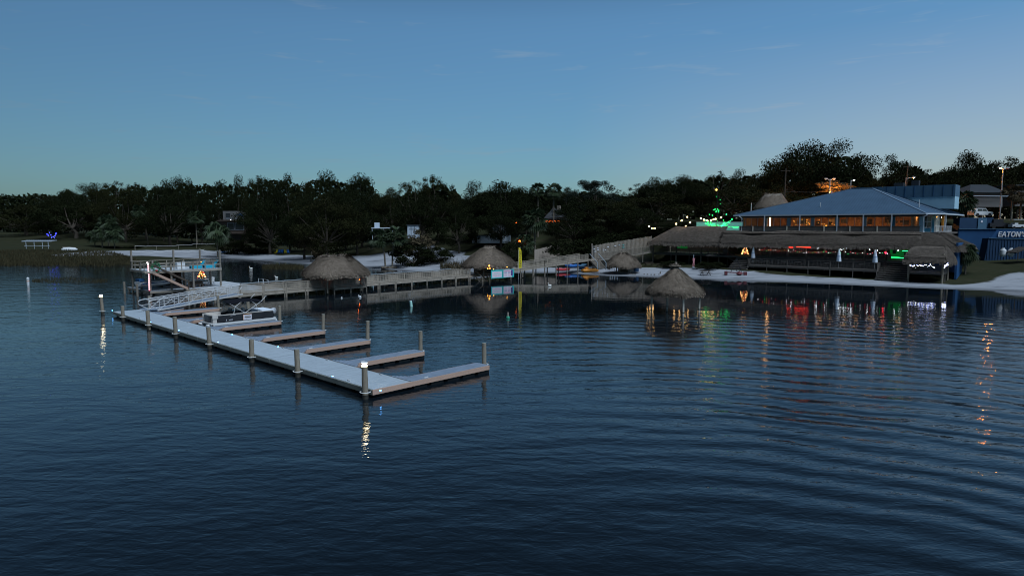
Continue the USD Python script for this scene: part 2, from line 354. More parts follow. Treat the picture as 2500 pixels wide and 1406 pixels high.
# water: wind ripples on the open lake, a slow ring-shaped swell to the right, a calm lee by the beach
M['water'] = usdkit.material(stage, '/World/Looks/water', {
    "geo": ("geometry", {}), "xyz": ("separate_xyz", {}),
    "m1": ("mapping", {"rotation": (0, 0, .35), "scale": (1.0, 2.1, 1)}), "n1": ("noise_texture", {"scale": 1.15, "detail": 3.0, "roughness": .55, "distortion": .3}),
    "m2": ("mapping", {"rotation": (0, 0, -.25), "scale": (.8, 1.6, 1)}), "n2": ("noise_texture", {"scale": .30, "detail": 2.0, "roughness": .5, "distortion": .5}),
    "m3": ("mapping", {"location": (-4.0, -6.0, 0)}), "w": ("wave_texture", {}),
    "mask": ("noise_texture", {"scale": .035, "detail": 2.0}),
    "far": ("map_range", {"from_min": 50., "from_max": 74., "to_min": 1.0, "to_max": .07, "clamp": True}),
    "left": ("map_range", {"from_min": -46., "from_max": -20., "to_min": 1.0, "to_max": 0.0, "clamp": True}),
    "lee": ("math", {"math_type": "maximum"}),
    "sw_x": ("map_range", {"from_min": -4., "from_max": 16., "to_min": 0., "to_max": 1., "clamp": True}),
    "sw_y": ("map_range", {"from_min": 52., "from_max": 68., "to_min": 1.0, "to_max": .05, "clamp": True}),
    "sw": ("math", {"math_type": "multiply"}), "mk": ("map_range", {"from_min": .3, "from_max": .62, "to_min": .12, "to_max": 1.25, "clamp": True}), "sw2": ("math", {"math_type": "multiply"}),
    "h1": ("math", {"math_type": "multiply", "value2": .028}), "h1b": ("math", {"math_type": "multiply"}), "h2": ("math", {"math_type": "multiply", "value2": .060}), "h2b": ("math", {"math_type": "multiply"}),
    "h3": ("math", {"math_type": "multiply", "value2": .046}), "h3b": ("math", {"math_type": "multiply"}),
    "s1": ("math", {"math_type": "add"}), "s2": ("math", {"math_type": "add"}),
    "b": ("bump", {"strength": 1.0, "distance": 1.0}),
    "p": ("principled_bsdf", {"base_color": (.004, .007, .010), "roughness": .02, "ior": 1.36, "specular_ior_level": .5})},
    [("geo.position", "xyz.vector"), ("geo.position", "m1.vector"), ("m1.vector", "n1.vector"), ("geo.position", "m2.vector"), ("m2.vector", "n2.vector"), ("geo.position", "m3.vector"), ("m3.vector", "w.vector"),
     ("geo.position", "mask.vector"), ("xyz.y", "far.value"), ("xyz.x", "left.value"), ("far.result", "lee.value1"), ("left.result", "lee.value2"),
     ("xyz.x", "sw_x.value"), ("xyz.y", "sw_y.value"), ("sw_x.result", "sw.value1"), ("sw_y.result", "sw.value2"), ("mask.fac", "mk.value"), ("sw.value", "sw2.value1"), ("mk.result", "sw2.value2"),
     ("n1.fac", "h1.value1"), ("h1.value", "h1b.value1"), ("lee.value", "h1b.value2"), ("n2.fac", "h2.value1"), ("h2.value", "h2b.value1"), ("lee.value", "h2b.value2"),
     ("w.fac", "h3.value1"), ("h3.value", "h3b.value1"), ("sw2.value", "h3b.value2"), ("h1b.value", "s1.value1"), ("h2b.value", "s1.value2"), ("s1.value", "s2.value1"), ("h3b.value", "s2.value2"),
     ("s2.value", "b.height"), ("b.normal", "p.normal")], surface="p.BSDF")
def wave_set():
    s = UsdShade.Shader.Get(stage, '/World/Looks/water/w')
    for k, t, v in (("wave_type", 'Token', 'rings'), ("rings_direction", 'Token', 'z'), ("profile", 'Token', 'sine'), ("scale", 'Float', .155), ("distortion", 'Float', 5.5), ("detail", 'Float', 2.0), ("detail_scale", 'Float', 0.8), ("detail_roughness", 'Float', .5)):
        s.CreateInput(k, getattr(Sdf.ValueTypeNames, t)).Set(v)
wave_set()
structure('water', (np.array([[-2500, -400, 0], [2500, -400, 0], [2500, 420, 0], [-2500, 420, 0]], float), np.array([[0, 1, 2, 3]])), 'water')

# ------------------------------------------------------------------ floating dock (x runs out along the fingers, y away along the dock)
DK = V(-7.3, 33.8, 0); DKR = math.radians(46.05)
dock = thing('floating_dock', 'long pale floating dock with seven finger piers and solar lights', 'dock', DK, DKR)
DL, DW, DZ = 45.4, 2.43, .45
m = MB()
y = 0.0
while y < DL:
    m.box((DW / 2 + RNG.normal(0, .004), y + .068, DZ - .018 + RNG.normal(0, .0025)), (DW + RNG.normal(0, .008), .130, .036)); y += .140 if all(abs(y - e) > .08 for e in (5.7, 11.6, 17.6, 23.6, 29.6, 35.6, 41.5)) else .175
dock.part('deck_boards', m, 'dock_board', kind='stuff')
edge = [0, 5.7, 11.6, 17.6, 23.6, 29.6, 35.6, 41.5, DL]
for a, b in zip(edge[:-1], edge[1:]):
    dock.part('side_beam', MB().box((-.035, (a + b) / 2, DZ - .15), (.07, b - a - .06, .26)), 'fascia_grey')
    dock.part('side_beam', MB().box((DW + .035, (a + b) / 2, DZ - .15), (.07, b - a - .06, .26)), 'fascia_grey')
dock.part('end_beam', MB().box((DW / 2, -.035, DZ - .14), (DW + .14, .07, .27)), 'fascia_pine', label='reddish new end board')
dock.part('end_beam', MB().box((DW / 2, DL + .035, DZ - .14), (DW + .14, .07, .27)), 'fascia_grey')
for i in range(8):
    for x in (.16, DW - .16): dock.part('cleat', MB().box((x, 2.6 + i * 5.9, DZ + .045), (.05, .26, .04)).box((x, 2.6 + i * 5.9, DZ + .02), (.04, .1, .05)), 'steel')
for i in range(22):
    dock.part('float', MB().box((DW / 2, 1.0 + i * 2.06, .02), (DW - .25, 1.55, .42)), 'float_black')
FING = [0.0, 6.4, 12.9, 19.4, 27.0, 33.4, 40.5]
for k, u in enumerate(FING):
    L, wd = 6.0, 1.1
    f = MB()
    f.beam((DW + .08, u - .03, DZ - .14), (DW + L, u - .03, DZ - .14), .06, .26); f.beam((DW + .08, u + wd + .03, DZ - .14), (DW + L, u + wd + .03, DZ - .14), .06, .26)
    f.beam((DW + L, u - .06, DZ - .14), (DW + L, u + wd + .06, DZ - .14), .06, .26)
    if k: f.beam((DW + .08, u - .85, DZ - .14), (DW + .75, u - .03, DZ - .14), .06, .26)
    f.beam((DW + .08, u + wd + .85, DZ - .14), (DW + .75, u + wd + .03, DZ - .14), .06, .26)
    fp = dock.part('finger_pier', f, 'fascia_pine')
    b = MB(); x = DW + .09
    while x < DW + L - .05:
        g = max(0, 1 - (x - DW - .1) / .62) * .80
        b.box((x + .07, u + wd / 2 + (0 if k else g / 2), DZ - .016 + RNG.normal(0, .002)), (.134, wd + (2 * g if k else g), .034)); x += .142
    dock.part('deck_boards', b, 'finger_board', parent=fp, kind='stuff')
    for i in range(5):
        dock.part('float', MB().box((DW + .75 + i * 1.22, u + wd / 2, .02), (.92, wd - .1, .42)).box((DW + .75 + i * 1.22, u + wd / 2, .20), (.80, wd - .3, .12)), 'float_black', parent=fp)
    dock.part('cleat', MB().box((DW + 1.2, u + .12, DZ + .03), (.28, .05, .05)), 'steel', parent=fp)
land_v = [(DW + .08, 41.9), (DW + .08, 46.2), (5.6, 47.3), (5.9, 43.3)]
lp = dock.part('landing', MB().prism(land_v, DZ - .27, DZ - .03), 'fascia_pine')
b = MB()
for i in range(24):
    x = DW + .1 + i * .142; t = (x - DW) / 3.4
    b.box((x + .07, (41.9 + 46.2) / 2 + t * 1.2, DZ - .012), (.134, 4.2 - t * .2, .034))
dock.part('deck_boards', b, 'finger_board', parent=lp, kind='stuff')
def line_px(px, p0, d):
    """the parameter along a ground line p0 + t d at which it crosses a picture column, in the horizontal plane"""
    k = (px - 1250) / FPX * math.cos(PITCH); # small-angle: depth along the view is close to y
    return (k * p0[1] - p0[0]) / (d[0] - k * d[1])
UDIR = V(-math.sin(DKR), math.cos(DKR)); VDIR = V(math.cos(DKR), math.sin(DKR))
pl_px = [883, 716, 602.5, 499, 416.5, 350.5, 288, 238.5]
pl_h = [1.72, 1.66, 1.52, 1.58, 1.70, 1.62, 1.42, 1.80]
ordn = ['first', 'second', 'third', 'fourth', 'fifth', 'sixth', 'seventh', 'eighth']
def piling(loc, h, label, lamp=False, group=None, lean=(0, 0), r=.155):
    t = thing('piling', label, 'piling', loc, 0, group)
    n = 9; zz = np.linspace(-1.2, h, n); pts = np.c_[lean[0] * zz, lean[1] * zz, zz]
    t.part('pole', MB().tube(pts, r * (1.04 - .05 * zz / h) + RNG.normal(0, .003, n), 12), 'piling_wood', smooth=40)
    top = V(lean[0] * h, lean[1] * h, h); wl_ = RNG.uniform(.16, .34)
    t.part('waterline_stain', MB().tube([(0, 0, -.3), (lean[0] * wl_, lean[1] * wl_, wl_)], r * 1.075, 12, False), 'wet_wood', smooth=40)
    if lamp:
        t.part('lamp_base', MB().tube([top, top + V(0, 0, .05)], .175, 12), 'lamp_head')
        lp_ = t.part('lamp', MB().lathe(top + V(0, 0, .05), [(.16, 0), (.09, .05), (.085, .09), (.15, .14), (.15, .15), (0, .15)], 12), 'lamp_white')
        t.part('lamp_cap', MB().tube([top + V(0, 0, .205), top + V(0, 0, .225)], .17, 12), 'white_paint')
    else:
        t.part('cap', MB().tube([top - V(0, 0, .001), top + V(0, 0, .012)], r * .97, 12), 'fascia_grey')
for k, (px, h) in enumerate(zip(pl_px, pl_h)):
    p0 = DK[:2] + VDIR * -.36; t = line_px(px, p0, UDIR); p = p0 + UDIR * t
    lab = ('weathered piling with a lit lamp at the near corner of the floating dock' if k == 0 else 'weathered piling with a lit lamp at the far left end of the floating dock' if k == 7
           else f'weathered piling on outer edge of floating dock, {ordn[k]} counting from the near corner')
    piling((p[0], p[1], 0), h, lab, lamp=k in (0, 7), group=None if k in (0, 7) else 'pilings along the outer edge of the floating dock', lean=(RNG.normal(0, .02) - .02, RNG.normal(0, .02)))
    loc = dock.local([[p[0], p[1], 0]])[0]; ang = np.linspace(-2.4, 2.4, 15) + math.pi
    dock.part('pile_ring', MB().tube(np.c_[loc[0] + np.cos(ang) * .27, loc[1] + np.sin(ang) * .27, np.full(15, .36)], .022, 6), 'rope_white')
flab = ['at the end of the nearest finger pier', 'at the end of the second nearest finger pier', 'at the end of the third nearest finger pier', 'at the end of the fourth nearest finger pier',
        'at the end of the finger pier in front of the moored boat', 'at the end of the finger pier behind the moored boat', 'at the end of the farthest finger pier by the gangway']
for k, u in enumerate(FING):
    p = dock.world(DW + 6.22, u + .62)
    piling((p[0], p[1], 0), 1.72 + .05 * (k % 3), 'weathered piling ' + flab[k], group='pilings at the ends of the finger piers', lean=(RNG.normal(0, .018), RNG.normal(0, .015)), r=.14 + RNG.normal(0, .006))
    ang = np.linspace(-2.0, 2.0, 13)
    dock.part('pile_ring', MB().tube(np.c_[DW + 6.22 + np.cos(ang) * .25, u + .62 + np.sin(ang) * .25, np.full(13, DZ - .06)], .02, 6), 'rope_white')
p = W(366, 763); piling((p[0], p[1], 0), 1.75, 'weathered piling beside the foot of the aluminium gangway', r=.15)
for px, py in ((249, 759), (342, 787), (409, 808), (503, 837), (787, 921), (903, 956.5), (541, 818), (657, 848)):
    q = W(px, py, DZ + .06); l = dock.local([q])[0]; l[2] = DZ
    if l[0] < 1: l[0] = .12
    if l[0] > 1: l[0] = DW - .12
    dock.part('solar_light', MB().lathe(l + V(0, 0, .006), [(.045, 0), (.045, .03), (.02, .045), (0, .045)], 8), 'dock_led')

# gangway
ga = W(372, 757, .60); gb = W(581, 717.5, 1.05)
gw = thing('gangway', 'aluminium truss gangway sloping from the floating dock up to the boardwalk', 'gangway', ga, math.atan2(gb[1] - ga[1], gb[0] - ga[0]))
Lg = math.hypot(*(gb - ga)[:2]); rise = gb[2] - ga[2]; zz = lambda x: rise * x / Lg
gw.part('walkway', MB().beam((0, 0, 0), (Lg, 0, rise), 1.25, .07), 'finger_board')
for s, nm in ((-.68, 'near'), (.68, 'far')):
    c = MB(); c.beam((0, s, .0), (Lg, s, rise), .07, .14); gw.part('bottom_chord', c, 'steel')
    top = [(-.9, s, .62), (-1.05, s, .85), (-.9, s, 1.02), (-.6, s, 1.08)] + [(x, s, 1.10 + zz(x)) for x in np.linspace(0, Lg - .7, 8)] + [(Lg - .3, s, 1.05 + rise), (Lg - .2, s, .85 + rise), (Lg - .35, s, .6 + rise)]
    gw.part('handrail', MB().tube([(0.2, s, .06), (-.4, s, .35)] + top, .042, 7), 'steel', smooth=50)
    gw.part('mid_rail', MB().beam((-.75, s, .52), (Lg - .35, s, .55 + rise), .045, .045), 'steel')
    gw.part('upper_rail', MB().beam((.0, s, .98), (Lg - .5, s, .94 + rise), .035, .035), 'steel')
    n = 6
    for i in range(n + 1):
        x = .25 + i * (Lg - .9) / n
        gw.part('upright', MB().beam((x, s, zz(x)), (x, s, 1.08 + zz(x)), .05, .05), 'steel')
        if i < n:
            x2 = x + (Lg - .9) / n
            a, b = ((x, s, zz(x) + .05), (x2, s, zz(x2) + 1.05)) if i % 2 == 0 else ((x, s, zz(x) + 1.05), (x2, s, zz(x2) + .05))
            gw.part('brace', MB().beam(a, b, .04, .04), 'steel')

# pontoon boat (x from bow to stern)
bt = thing('pontoon_boat', 'black pontoon boat with black bimini top moored at the floating dock', 'boat', dock.world(3.15, 30.45, 0), DKR)
BL, BW2 = 5.75, 1.22
for s in (-.85, .85):
    bt.part('pontoon', MB().tube([(-.25, s, .42), (.1, s, .27), (.6, s, .2), (BL + .25, s, .2), (BL + .4, s, .24)], [.06, .2, .27, .27, .2], 12), 'steel', smooth=40)
bt.part('deck', MB().box((BL / 2 + .1, 0, .50), (BL + .2, 2.5, .10)), 'steel')
bt.part('rub_rail', MB().box((BL / 2 + .2, -1.26, .40), (BL, .06, .13)).box((BL / 2 + .5, -1.05, .26), (BL - .4, .05, .10)), 'steel')
def fence(r0, z0, z1, th=.04):
    pts = [(BL - .05, -BW2), (1.0, -BW2)] + [(1.0 - .85 * math.sin(a), -BW2 + .85 * (1 - math.cos(a))) for a in np.linspace(.15, math.pi / 2, 6)] + [(.15, BW2 - .85)]
    pts = pts[:-1] + [(1.0 - .85 * math.cos(a), BW2 - .85 + .85 * math.sin(a)) for a in np.linspace(0, math.pi / 2, 6)] + [(BL - .05, BW2)]
    mb = MB()
    for (a, b) in zip(pts[:-1], pts[1:]): mb.beam((*a, (z0 + z1) / 2), (*b, (z0 + z1) / 2), th, z1 - z0)
    return mb, pts
fb, fpts = fence(0, .56, 1.18); fp = bt.part('fence_panel', fb, 'black_hull')
for z in (.72, .90, 1.06):
    bt.part('trim_line', fence(0, z - .007, z + .007, .052)[0], 'dark_trim', parent=fp)
bt.part('fence_panel', MB().box((BL - .05, 0, .87), (.04, 2.44, .62)), 'black_hull')
bt.part('top_rail', fence(0, 1.185, 1.25, .07)[0], 'vinyl')
bt.part('bow_seat', MB().box((1.0, -.85, .78), (1.5, .55, .42)).box((1.0, -1.10, 1.08), (1.6, .14, .3)), 'vinyl'); bt.part('bow_seat', MB().box((1.0, .85, .78), (1.5, .55, .42)).box((1.0, 1.10, 1.08), (1.6, .14, .3)), 'vinyl')
bt.part('stern_lounge', MB().box((BL - .65, 0, .84), (1.1, 2.2, .56)).box((BL - .5, 0, 1.2), (1.2, 2.3, .16)), 'umbrella', label='pale stern lounge pad')
bt.part('helm_console', MB().box((2.6, .55, .95), (.6, .8, .8)).box((2.45, .55, 1.42), (.1, .7, .25)), 'black_hull')
bt.part('captain_chair', MB().box((3.35, .5, .9), (.5, .5, .15)).box((3.6, .5, 1.2), (.12, .5, .6)).tube([(3.35, .5, .55), (3.35, .5, .85)], .06, 8), 'engine')
bt.part('steering_wheel', MB().tube([(2.95, .5 + .17 * math.cos(a), 1.32 + .17 * math.sin(a)) for a in np.linspace(0, 2 * math.pi, 13)], .018, 5), 'black_hull')
cv = MB(); nx, ny = 8, 6; xs_ = np.linspace(1.7, 4.75, nx); ys_ = np.linspace(-1.2, 1.2, ny)
P = np.array([[x, yy, 2.42 - .16 * (2 * abs(yy) / 2.4) ** 2 - .16 * ((x - 3.2) / 1.5) ** 2] for yy in ys_ for x in xs_])
Fq = np.array([[j * nx + i, j * nx + i + 1, (j + 1) * nx + i + 1, (j + 1) * nx + i] for j in range(ny - 1) for i in range(nx - 1)])
P2 = P - [0, 0, .05]; cv.add(P, Fq); cv.add(P2, Fq[:, ::-1])
for i in range(nx - 1):
    for j in (0, ny - 1): cv.quad(P[j * nx + i], P[j * nx + i + 1], P2[j * nx + i + 1], P2[j * nx + i])
for j in range(ny - 1):
    for i in (0, nx - 1): cv.quad(P[j * nx + i], P[(j + 1) * nx + i], P2[(j + 1) * nx + i], P2[j * nx + i])
bt.part('canopy', cv, 'black_canvas', smooth=60)
for s in (-1.18, 1.18):
    for a, b in (((3.05, 1.22), (1.75, 2.16)), ((3.05, 1.22), (4.65, 2.16)), ((2.05, 1.24), (2.2, 1.85)), ((2.2, 1.85), (2.75, 2.24)), ((4.3, 1.24), (4.1, 1.9)), ((4.1, 1.9), (3.7, 2.24)), ((4.55, 2.1), (5.1, 2.62))):
        bt.part('frame_pole', MB().tube([(a[0], s, a[1]), (b[0], s, b[1])], .022, 6), 'steel')
    bt.part('frame_joint', MB().ball((3.05, s, 1.24), .05), 'steel')
mo = bt.part('outboard_motor', MB().lathe((BL + .55, 0, .78), [(.0, 0), (.2, .02), (.24, .2), (.22, .42), (.12, .52), (0, .54)], 12, 1.25, .85), 'engine', smooth=50)
bt.part('motor_leg', MB().box((BL + .5, 0, .45), (.2, .12, .75)).box((BL + .3, 0, .7), (.35, .3, .2)), 'black_hull', parent=mo)
sp = bt.part('side_sign', MB().box((3.25, -1.255, .85), (.78, .012, .50)), 'paper', label='white sign with orange edge')
bt.part('sign_edge', MB().box((2.85, -1.263, .85), (.035, .006, .50)).box((3.25, -1.263, 1.085), (.78, .006, .03)), 'orange_plastic', parent=sp)
bt.part('sign_lettering', MB().box((3.25, -1.263, .98), (.42, .006, .05)).box((3.28, -1.263, .84), (.58, .006, .10)).box((3.25, -1.263, .70), (.36, .006, .04)), 'house_grey', parent=sp)
bt.part('hull_lettering', MB().box((1.75, -1.248, .74), (.36, .012, .055)).box((1.35, -1.248, .75), (.06, .012, .13)).box((1.95, -1.248, 1.11), (.45, .012, .025)), 'letter', parent=fp)

# ------------------------------------------------------------------ railings
def railing(t, a, b, h=1.07, post=2.9, gap=.13, wood='pier_wood', ends=(True, True), down=0.0, capw=.16, picket=True):
    """railing between two deck points (world): posts, cap, lower rail, pickets; down: how far posts run below the deck"""
    a, b = np.array(a, float), np.array(b, float); L = np.linalg.norm((b - a)[:2]); n = max(1, round(L / post)); Z = V(0, 0, 1)
    t.part('top_rail', MB().beam(a + Z * h, b + Z * h, capw, .05), wood, w=True)
    t.part('bottom_rail', MB().beam(a + Z * .12, b + Z * .12, .05, .09), wood, w=True)
    for i in range(n + 1):
        if (i == 0 and not ends[0]) or (i == n and not ends[1]): continue
        p = a + (b - a) * i / n; t.part('post', MB().beam(p - Z * down, p + Z * (h - .03), .12, .12), wood, w=True)
    if picket:
        m = MB(); k = int(L / gap)
        for i in range(1, k):
            p = a + (b - a) * i / k; m.beam(p + Z * .14, p + Z * (h - .05), .085 if wood == 'pier_wood' else .06, .03)
        t.part('pickets', m, 'picket_wood' if wood == 'pier_wood' else wood, w=True, kind='stuff')
def planks(t, corners, z0z1, wood, step=.145, parent=None, name='deck_boards', along=None):
    """deck boards across a four-cornered deck a,b (front), c,d (back), world points on the deck's top"""
    a, b, c, d = [np.array(q, float) for q in corners]; L = np.linalg.norm(b - a); n = max(2, int(L / step)); m = MB()
    for i in range(n):
        s = (i + .5) / n; p, q = a + (b - a) * s, d + (c - d) * s; dz = RNG.normal(0, .004)
        m.beam(p + V(0, 0, dz - .02), q + V(0, 0, dz - .02), L / n * .94, .04)
    return t.part(name, m, wood, w=True, parent=parent, kind='stuff')

# ------------------------------------------------------------------ boardwalk
RZ = V(0, 0, 1)
capP = [AT(460, 706, 74.3), AT(1144, 657, 106.5), AT(1240, 647, 112.0), AT(1330, 634.3, 117.5), AT(1436, 620, 126.0)]
frontD = [p - RZ * 1.10 for p in capP]
dirs = [(frontD[i + 1] - frontD[i]) for i in range(4)]
def side(d): d = V(d[0], d[1], 0); d /= np.linalg.norm(d); return V(-d[1], d[0], 0)
PW = 2.2
backD = [p + side(dirs[min(i, 3)]) * PW for i, p in enumerate(frontD)]
pier = thing('boardwalk', 'long grey wooden boardwalk with picket railings crossing the water to the beach', 'boardwalk', V(*frontD[0][:2], 0), 0)
PD = side(dirs[0]); PA = V(dirs[0][0], dirs[0][1], 0); PAL = np.linalg.norm(PA); PA /= PAL
def onpier(px, off=0.0):
    """the point of the pier's first straight whose column is px, off metres to the far side"""
    p0 = frontD[0] + PD * off; t = line_px(px, p0[:2], PA[:2]); return frontD[0] + PD * off + (frontD[1] - frontD[0]) * (t / PAL)
bayA, bayB = onpier(797), onpier(876)
BO = -PD * 1.5
for i in range(4):
    planks(pier, (frontD[i], frontD[i + 1], backD[i + 1], backD[i]), None, 'pier_wood')
    for e, s in ((frontD, 1), (backD, -1)):
        pier.part('side_beam', MB().beam(e[i] - RZ * .17, e[i + 1] - RZ * .17, .07, .26), 'pier_wood', w=True)
h2a, h2b = onpier(1150), None
railing(pier, frontD[0], bayA, down=.9); railing(pier, bayB, onpier(1147), down=1.2)
for i in (1, 2, 3):
    if i == 1: railing(pier, frontD[1] + (frontD[2] - frontD[1]) * .97 + (frontD[3] - frontD[2]) * .12, frontD[3], down=1.4)
    elif i == 3: railing(pier, frontD[3], frontD[4], down=1.5)
sA, sB = frontD[0] + (backD[0] - frontD[0]), backD[1]
plA = onpier(581, PW)          # the swimming platform meets the boardwalk left of here
railing(pier, plA, onpier(1120, PW), wood='pier_wood')
for i in (1, 2, 3): railing(pier, backD[i], backD[i + 1])
pier.part('lit_cap', MB().beam(plA + RZ * 1.13, onpier(1100, PW) + RZ * 1.13, .19, .045), 'dock_board', w=True, label='pale cap board along the back rail')
# piles under the walk
pathpts = [(frontD[i], frontD[i + 1], dirs[i]) for i in range(4)]
for (a, b, d) in pathpts:
    L = np.linalg.norm((b - a)[:2]); n = max(1, round(L / 2.9))
    for i in range(n):
        p = a + (b - a) * i / n
        for o in (0, PW):
            q = p + side(d) * o; pier.part('pile', MB().tube([V(q[0], q[1], min(-.8, gz(q[0], q[1]) - .3)), V(q[0], q[1], p[2] - .04)], .11, 7), 'pier_dark', w=True)
# bay with the first hut
planks(pier, (bayA + BO, bayB + BO, bayB, bayA), None, 'pier_wood')
for q in (bayA + BO, bayB + BO, (bayA + bayB) / 2 + BO):
    pier.part('bay_pile', MB().tube([q - RZ * 2.2, q - RZ * .04], .10, 7), 'pier_dark', w=True)
railing(pier, bayA + BO, bayB + BO, h=1.0, post=4.0); railing(pier, bayA, bayA + BO, ends=(False, False)); railing(pier, bayB + BO, bayB, ends=(False, False))
pier.part('bay_beam', MB().beam(bayA + BO - RZ * .15, bayB + BO - RZ * .15, .07, .25), 'pier_wood', w=True)
pier.part('bay_panel', MB().beam(bayA + BO * .5 + RZ * .5, bayA + BO * .98 + RZ * .5, .04, 1.0), 'house_grey', w=True, label='grey board closing the bay end')

# ------------------------------------------------------------------ thatched roofs
def blades(base, tip, width, side_):
    n = len(base); sv = side_ * width[:, None] / 2
    v = np.stack([base - sv, base + sv, tip + sv * .45, tip - sv * .45], 1).reshape(-1, 3); k = np.arange(n) * 4
    return v, np.c_[k, k + 1, k + 2, k + 3]
def unit(v): return v / (np.linalg.norm(v, axis=-1, keepdims=True) + 1e-9)
def hut_roof(a, b, ze, zt, ridge=0.0, p=2.6, q=1.2, n=4500, rough=1.0, seed=1, bl=.9, bw=.15):
    """thatch on a rounded hip: returns (shell, blades, topknot) in local space about the roof's centre"""
    r_ = np.random.default_rng(seed)
    def pos(phi, r):
        rho = (np.abs(np.cos(phi) / a) ** p + np.abs(np.sin(phi) / b) ** p) ** (-1 / p)
        ex, ey = rho * np.cos(phi), rho * np.sin(phi); rx = np.clip(ex * ridge / a * 1.4, -ridge, ridge)
        wob = .16 * rough * (meshkit.noise(np.stack([ex * .9 + seed, ey * .9, r * 3 + 0 * ex], -1)) - .5)
        return np.stack([rx + (ex - rx) * r, ey * r, zt - (zt - ze) * r ** q + wob * 2.2 * np.minimum(r * 3, 1)], -1)
    nr, na = 9, 40; ph = np.linspace(0, 2 * np.pi, na, endpoint=False); R = np.linspace(0.0, 1.0, nr)
    vs = np.concatenate([pos(ph, np.full(na, r)) for r in R]); fs = np.array([[i * na + j, (i + 1) * na + j, (i + 1) * na + (j + 1) % na, i * na + (j + 1) % na] for i in range(nr - 1) for j in range(na)])
    low = vs - [0, 0, .22]; k = len(vs)
    rim = np.array([[(nr - 1) * na + j, k + (nr - 1) * na + j, k + (nr - 1) * na + (j + 1) % na, (nr - 1) * na + (j + 1) % na] for j in range(na)])
    shell = (np.vstack([vs, low]), np.vstack([fs, fs[:, ::-1] + k, rim]))
    phi = r_.uniform(0, 2 * np.pi, n); r = np.sqrt(r_.uniform(.004, 1.0, n)); L = bl * r_.uniform(.7, 1.3, n)
    run = max(a, b); dr = L / run
    p0 = pos(phi, r - dr * .55 * (r > dr)); p1 = pos(phi + r_.normal(0, .03, n), np.minimum(r + dr * .45, 1.02))
    over = np.maximum(r + dr * .45 - 1.0, 0) * run; out = unit(p1 * [1, 1, 0])
    p1 = p1 + out * (over * .25)[:, None] - np.array([0, 0, 1]) * (over * 1.0)[:, None]
    nrm = unit(np.stack([out[:, 0] * (zt - ze) / run, out[:, 1] * (zt - ze) / run, np.ones(n)], -1))
    p0 = p0 + nrm * r_.uniform(.01, .06, n)[:, None]; p1 = p1 + nrm * (r_.uniform(.03, .17, n) * rough)[:, None]
    sd = unit(np.cross(p1 - p0, nrm)); b1 = blades(p0, p1, bw * r_.uniform(.6, 1.5, n), sd)
    m = int(n * .30); phi = r_.uniform(0, 2 * np.pi, m); e = pos(phi, np.ones(m)); out = unit(e * [1, 1, 0])
    e0 = e - out * r_.uniform(.0, .35, m)[:, None] + V(0, 0, 1) * r_.uniform(.0, .14, m)[:, None]
    e1 = e + out * r_.uniform(.02, .30, m)[:, None] - V(0, 0, 1) * r_.uniform(.15, .62, m)[:, None]
    sd = unit(np.stack([-out[:, 1], out[:, 0], np.zeros(m)], -1) + r_.normal(0, .25, (m, 3))); b2 = blades(e0, e1, bw * r_.uniform(.6, 1.5, m), sd)
    mb = MB(); mb.add(*b1); mb.add(*b2)
    kn = MB(); 
    for i in range(46):
        x = r_.uniform(-ridge - .25, ridge + .25); an = r_.uniform(0, 6.28)
        kn.beam((x, 0, zt - .05), (x + .45 * math.cos(an), .45 * math.sin(an), zt + r_.uniform(-.10, .26)), .07, .03)
    return shell, mb, kn
def hut(name, label, loc, rot, a, b, ze, zt, posts, post_z, ridge, q, n, seed, p=2.6, rough=1.0, bl=.9, bw=.15, pm='piling_wood'):
    t = thing(name, label, 'thatched hut', loc, rot)
    sh, bl_, kn = hut_roof(a, b, ze, zt, ridge, p, q, n, rough, seed, bl, bw)
    rp = t.part('roof', sh, 'thatch_under', smooth=60); t.part('thatch', bl_, 'thatch', parent=rp, kind='stuff'); t.part('ridge_tuft', kn, 'thatch', parent=rp)
    for (x, y, z0) in posts: t.part('post', MB().tube([(x, y, z0), (x * .995, y * .995, post_z)], .10, 8), pm)
    for i in range(len(posts)):
        x0, y0, _ = posts[i]; x1, y1, _ = posts[(i + 1) % len(posts)]
        t.part('tie_beam', MB().beam((x0, y0, post_z - .1), (x1, y1, post_z - .1), .10, .14), 'piling_wood')
    return t
RP = math.atan2(PA[1], PA[0])
c1 = (bayA + bayB) / 2 + PD * .55 - PA * .95
hut1 = hut('thatched_hut', 'broad domed thatched hut roof over the bay halfway along the boardwalk', V(c1[0], c1[1], 0), RP, 4.05, 3.75, 2.70, 5.05,
           [(-2.6, -2.05, .2), (2.6, -2.05, .2), (2.6, 2.6, -.8), (-2.6, 2.6, -.8)], 3.2, 1.1, 1.6, 7500, 3, p=3.0, rough=1.5)
c2 = (frontD[1] + (frontD[2] - frontD[1]) * .60) + side(dirs[1]) * .9
R2 = math.atan2(dirs[1][1], dirs[1][0])
hut2 = hut('thatched_hut', 'peaked thatched bar hut with teal menu boards beside the boardwalk', V(c2[0], c2[1], 0), R2, 4.3, 3.9, 2.62, 5.55,
           [(-2.9, -2.1, -.8), (2.9, -2.1, -.8), (2.9, 2.6, -.8), (-2.9, 2.6, -.8)], 3.3, .9, 1.15, 7500, 5, p=2.8, rough=1.5)
c3 = W(1524, 664, .55)
hut3 = hut('thatched_hut', 'shaggy small thatched hut with a bar standing on the beach', V(c3[0], c3[1] + 1.2, gz(c3[0], c3[1] + 1.2)), .2, 3.15, 2.7, 1.50, 3.75,
           [(-1.0, -.8, 0), (1.0, -.8, 0), (1.0, .9, 0), (-1.0, .9, 0)], 2.3, .35, 1.5, 5200, 8, p=2.2, rough=1.6, bl=1.0, bw=.17)
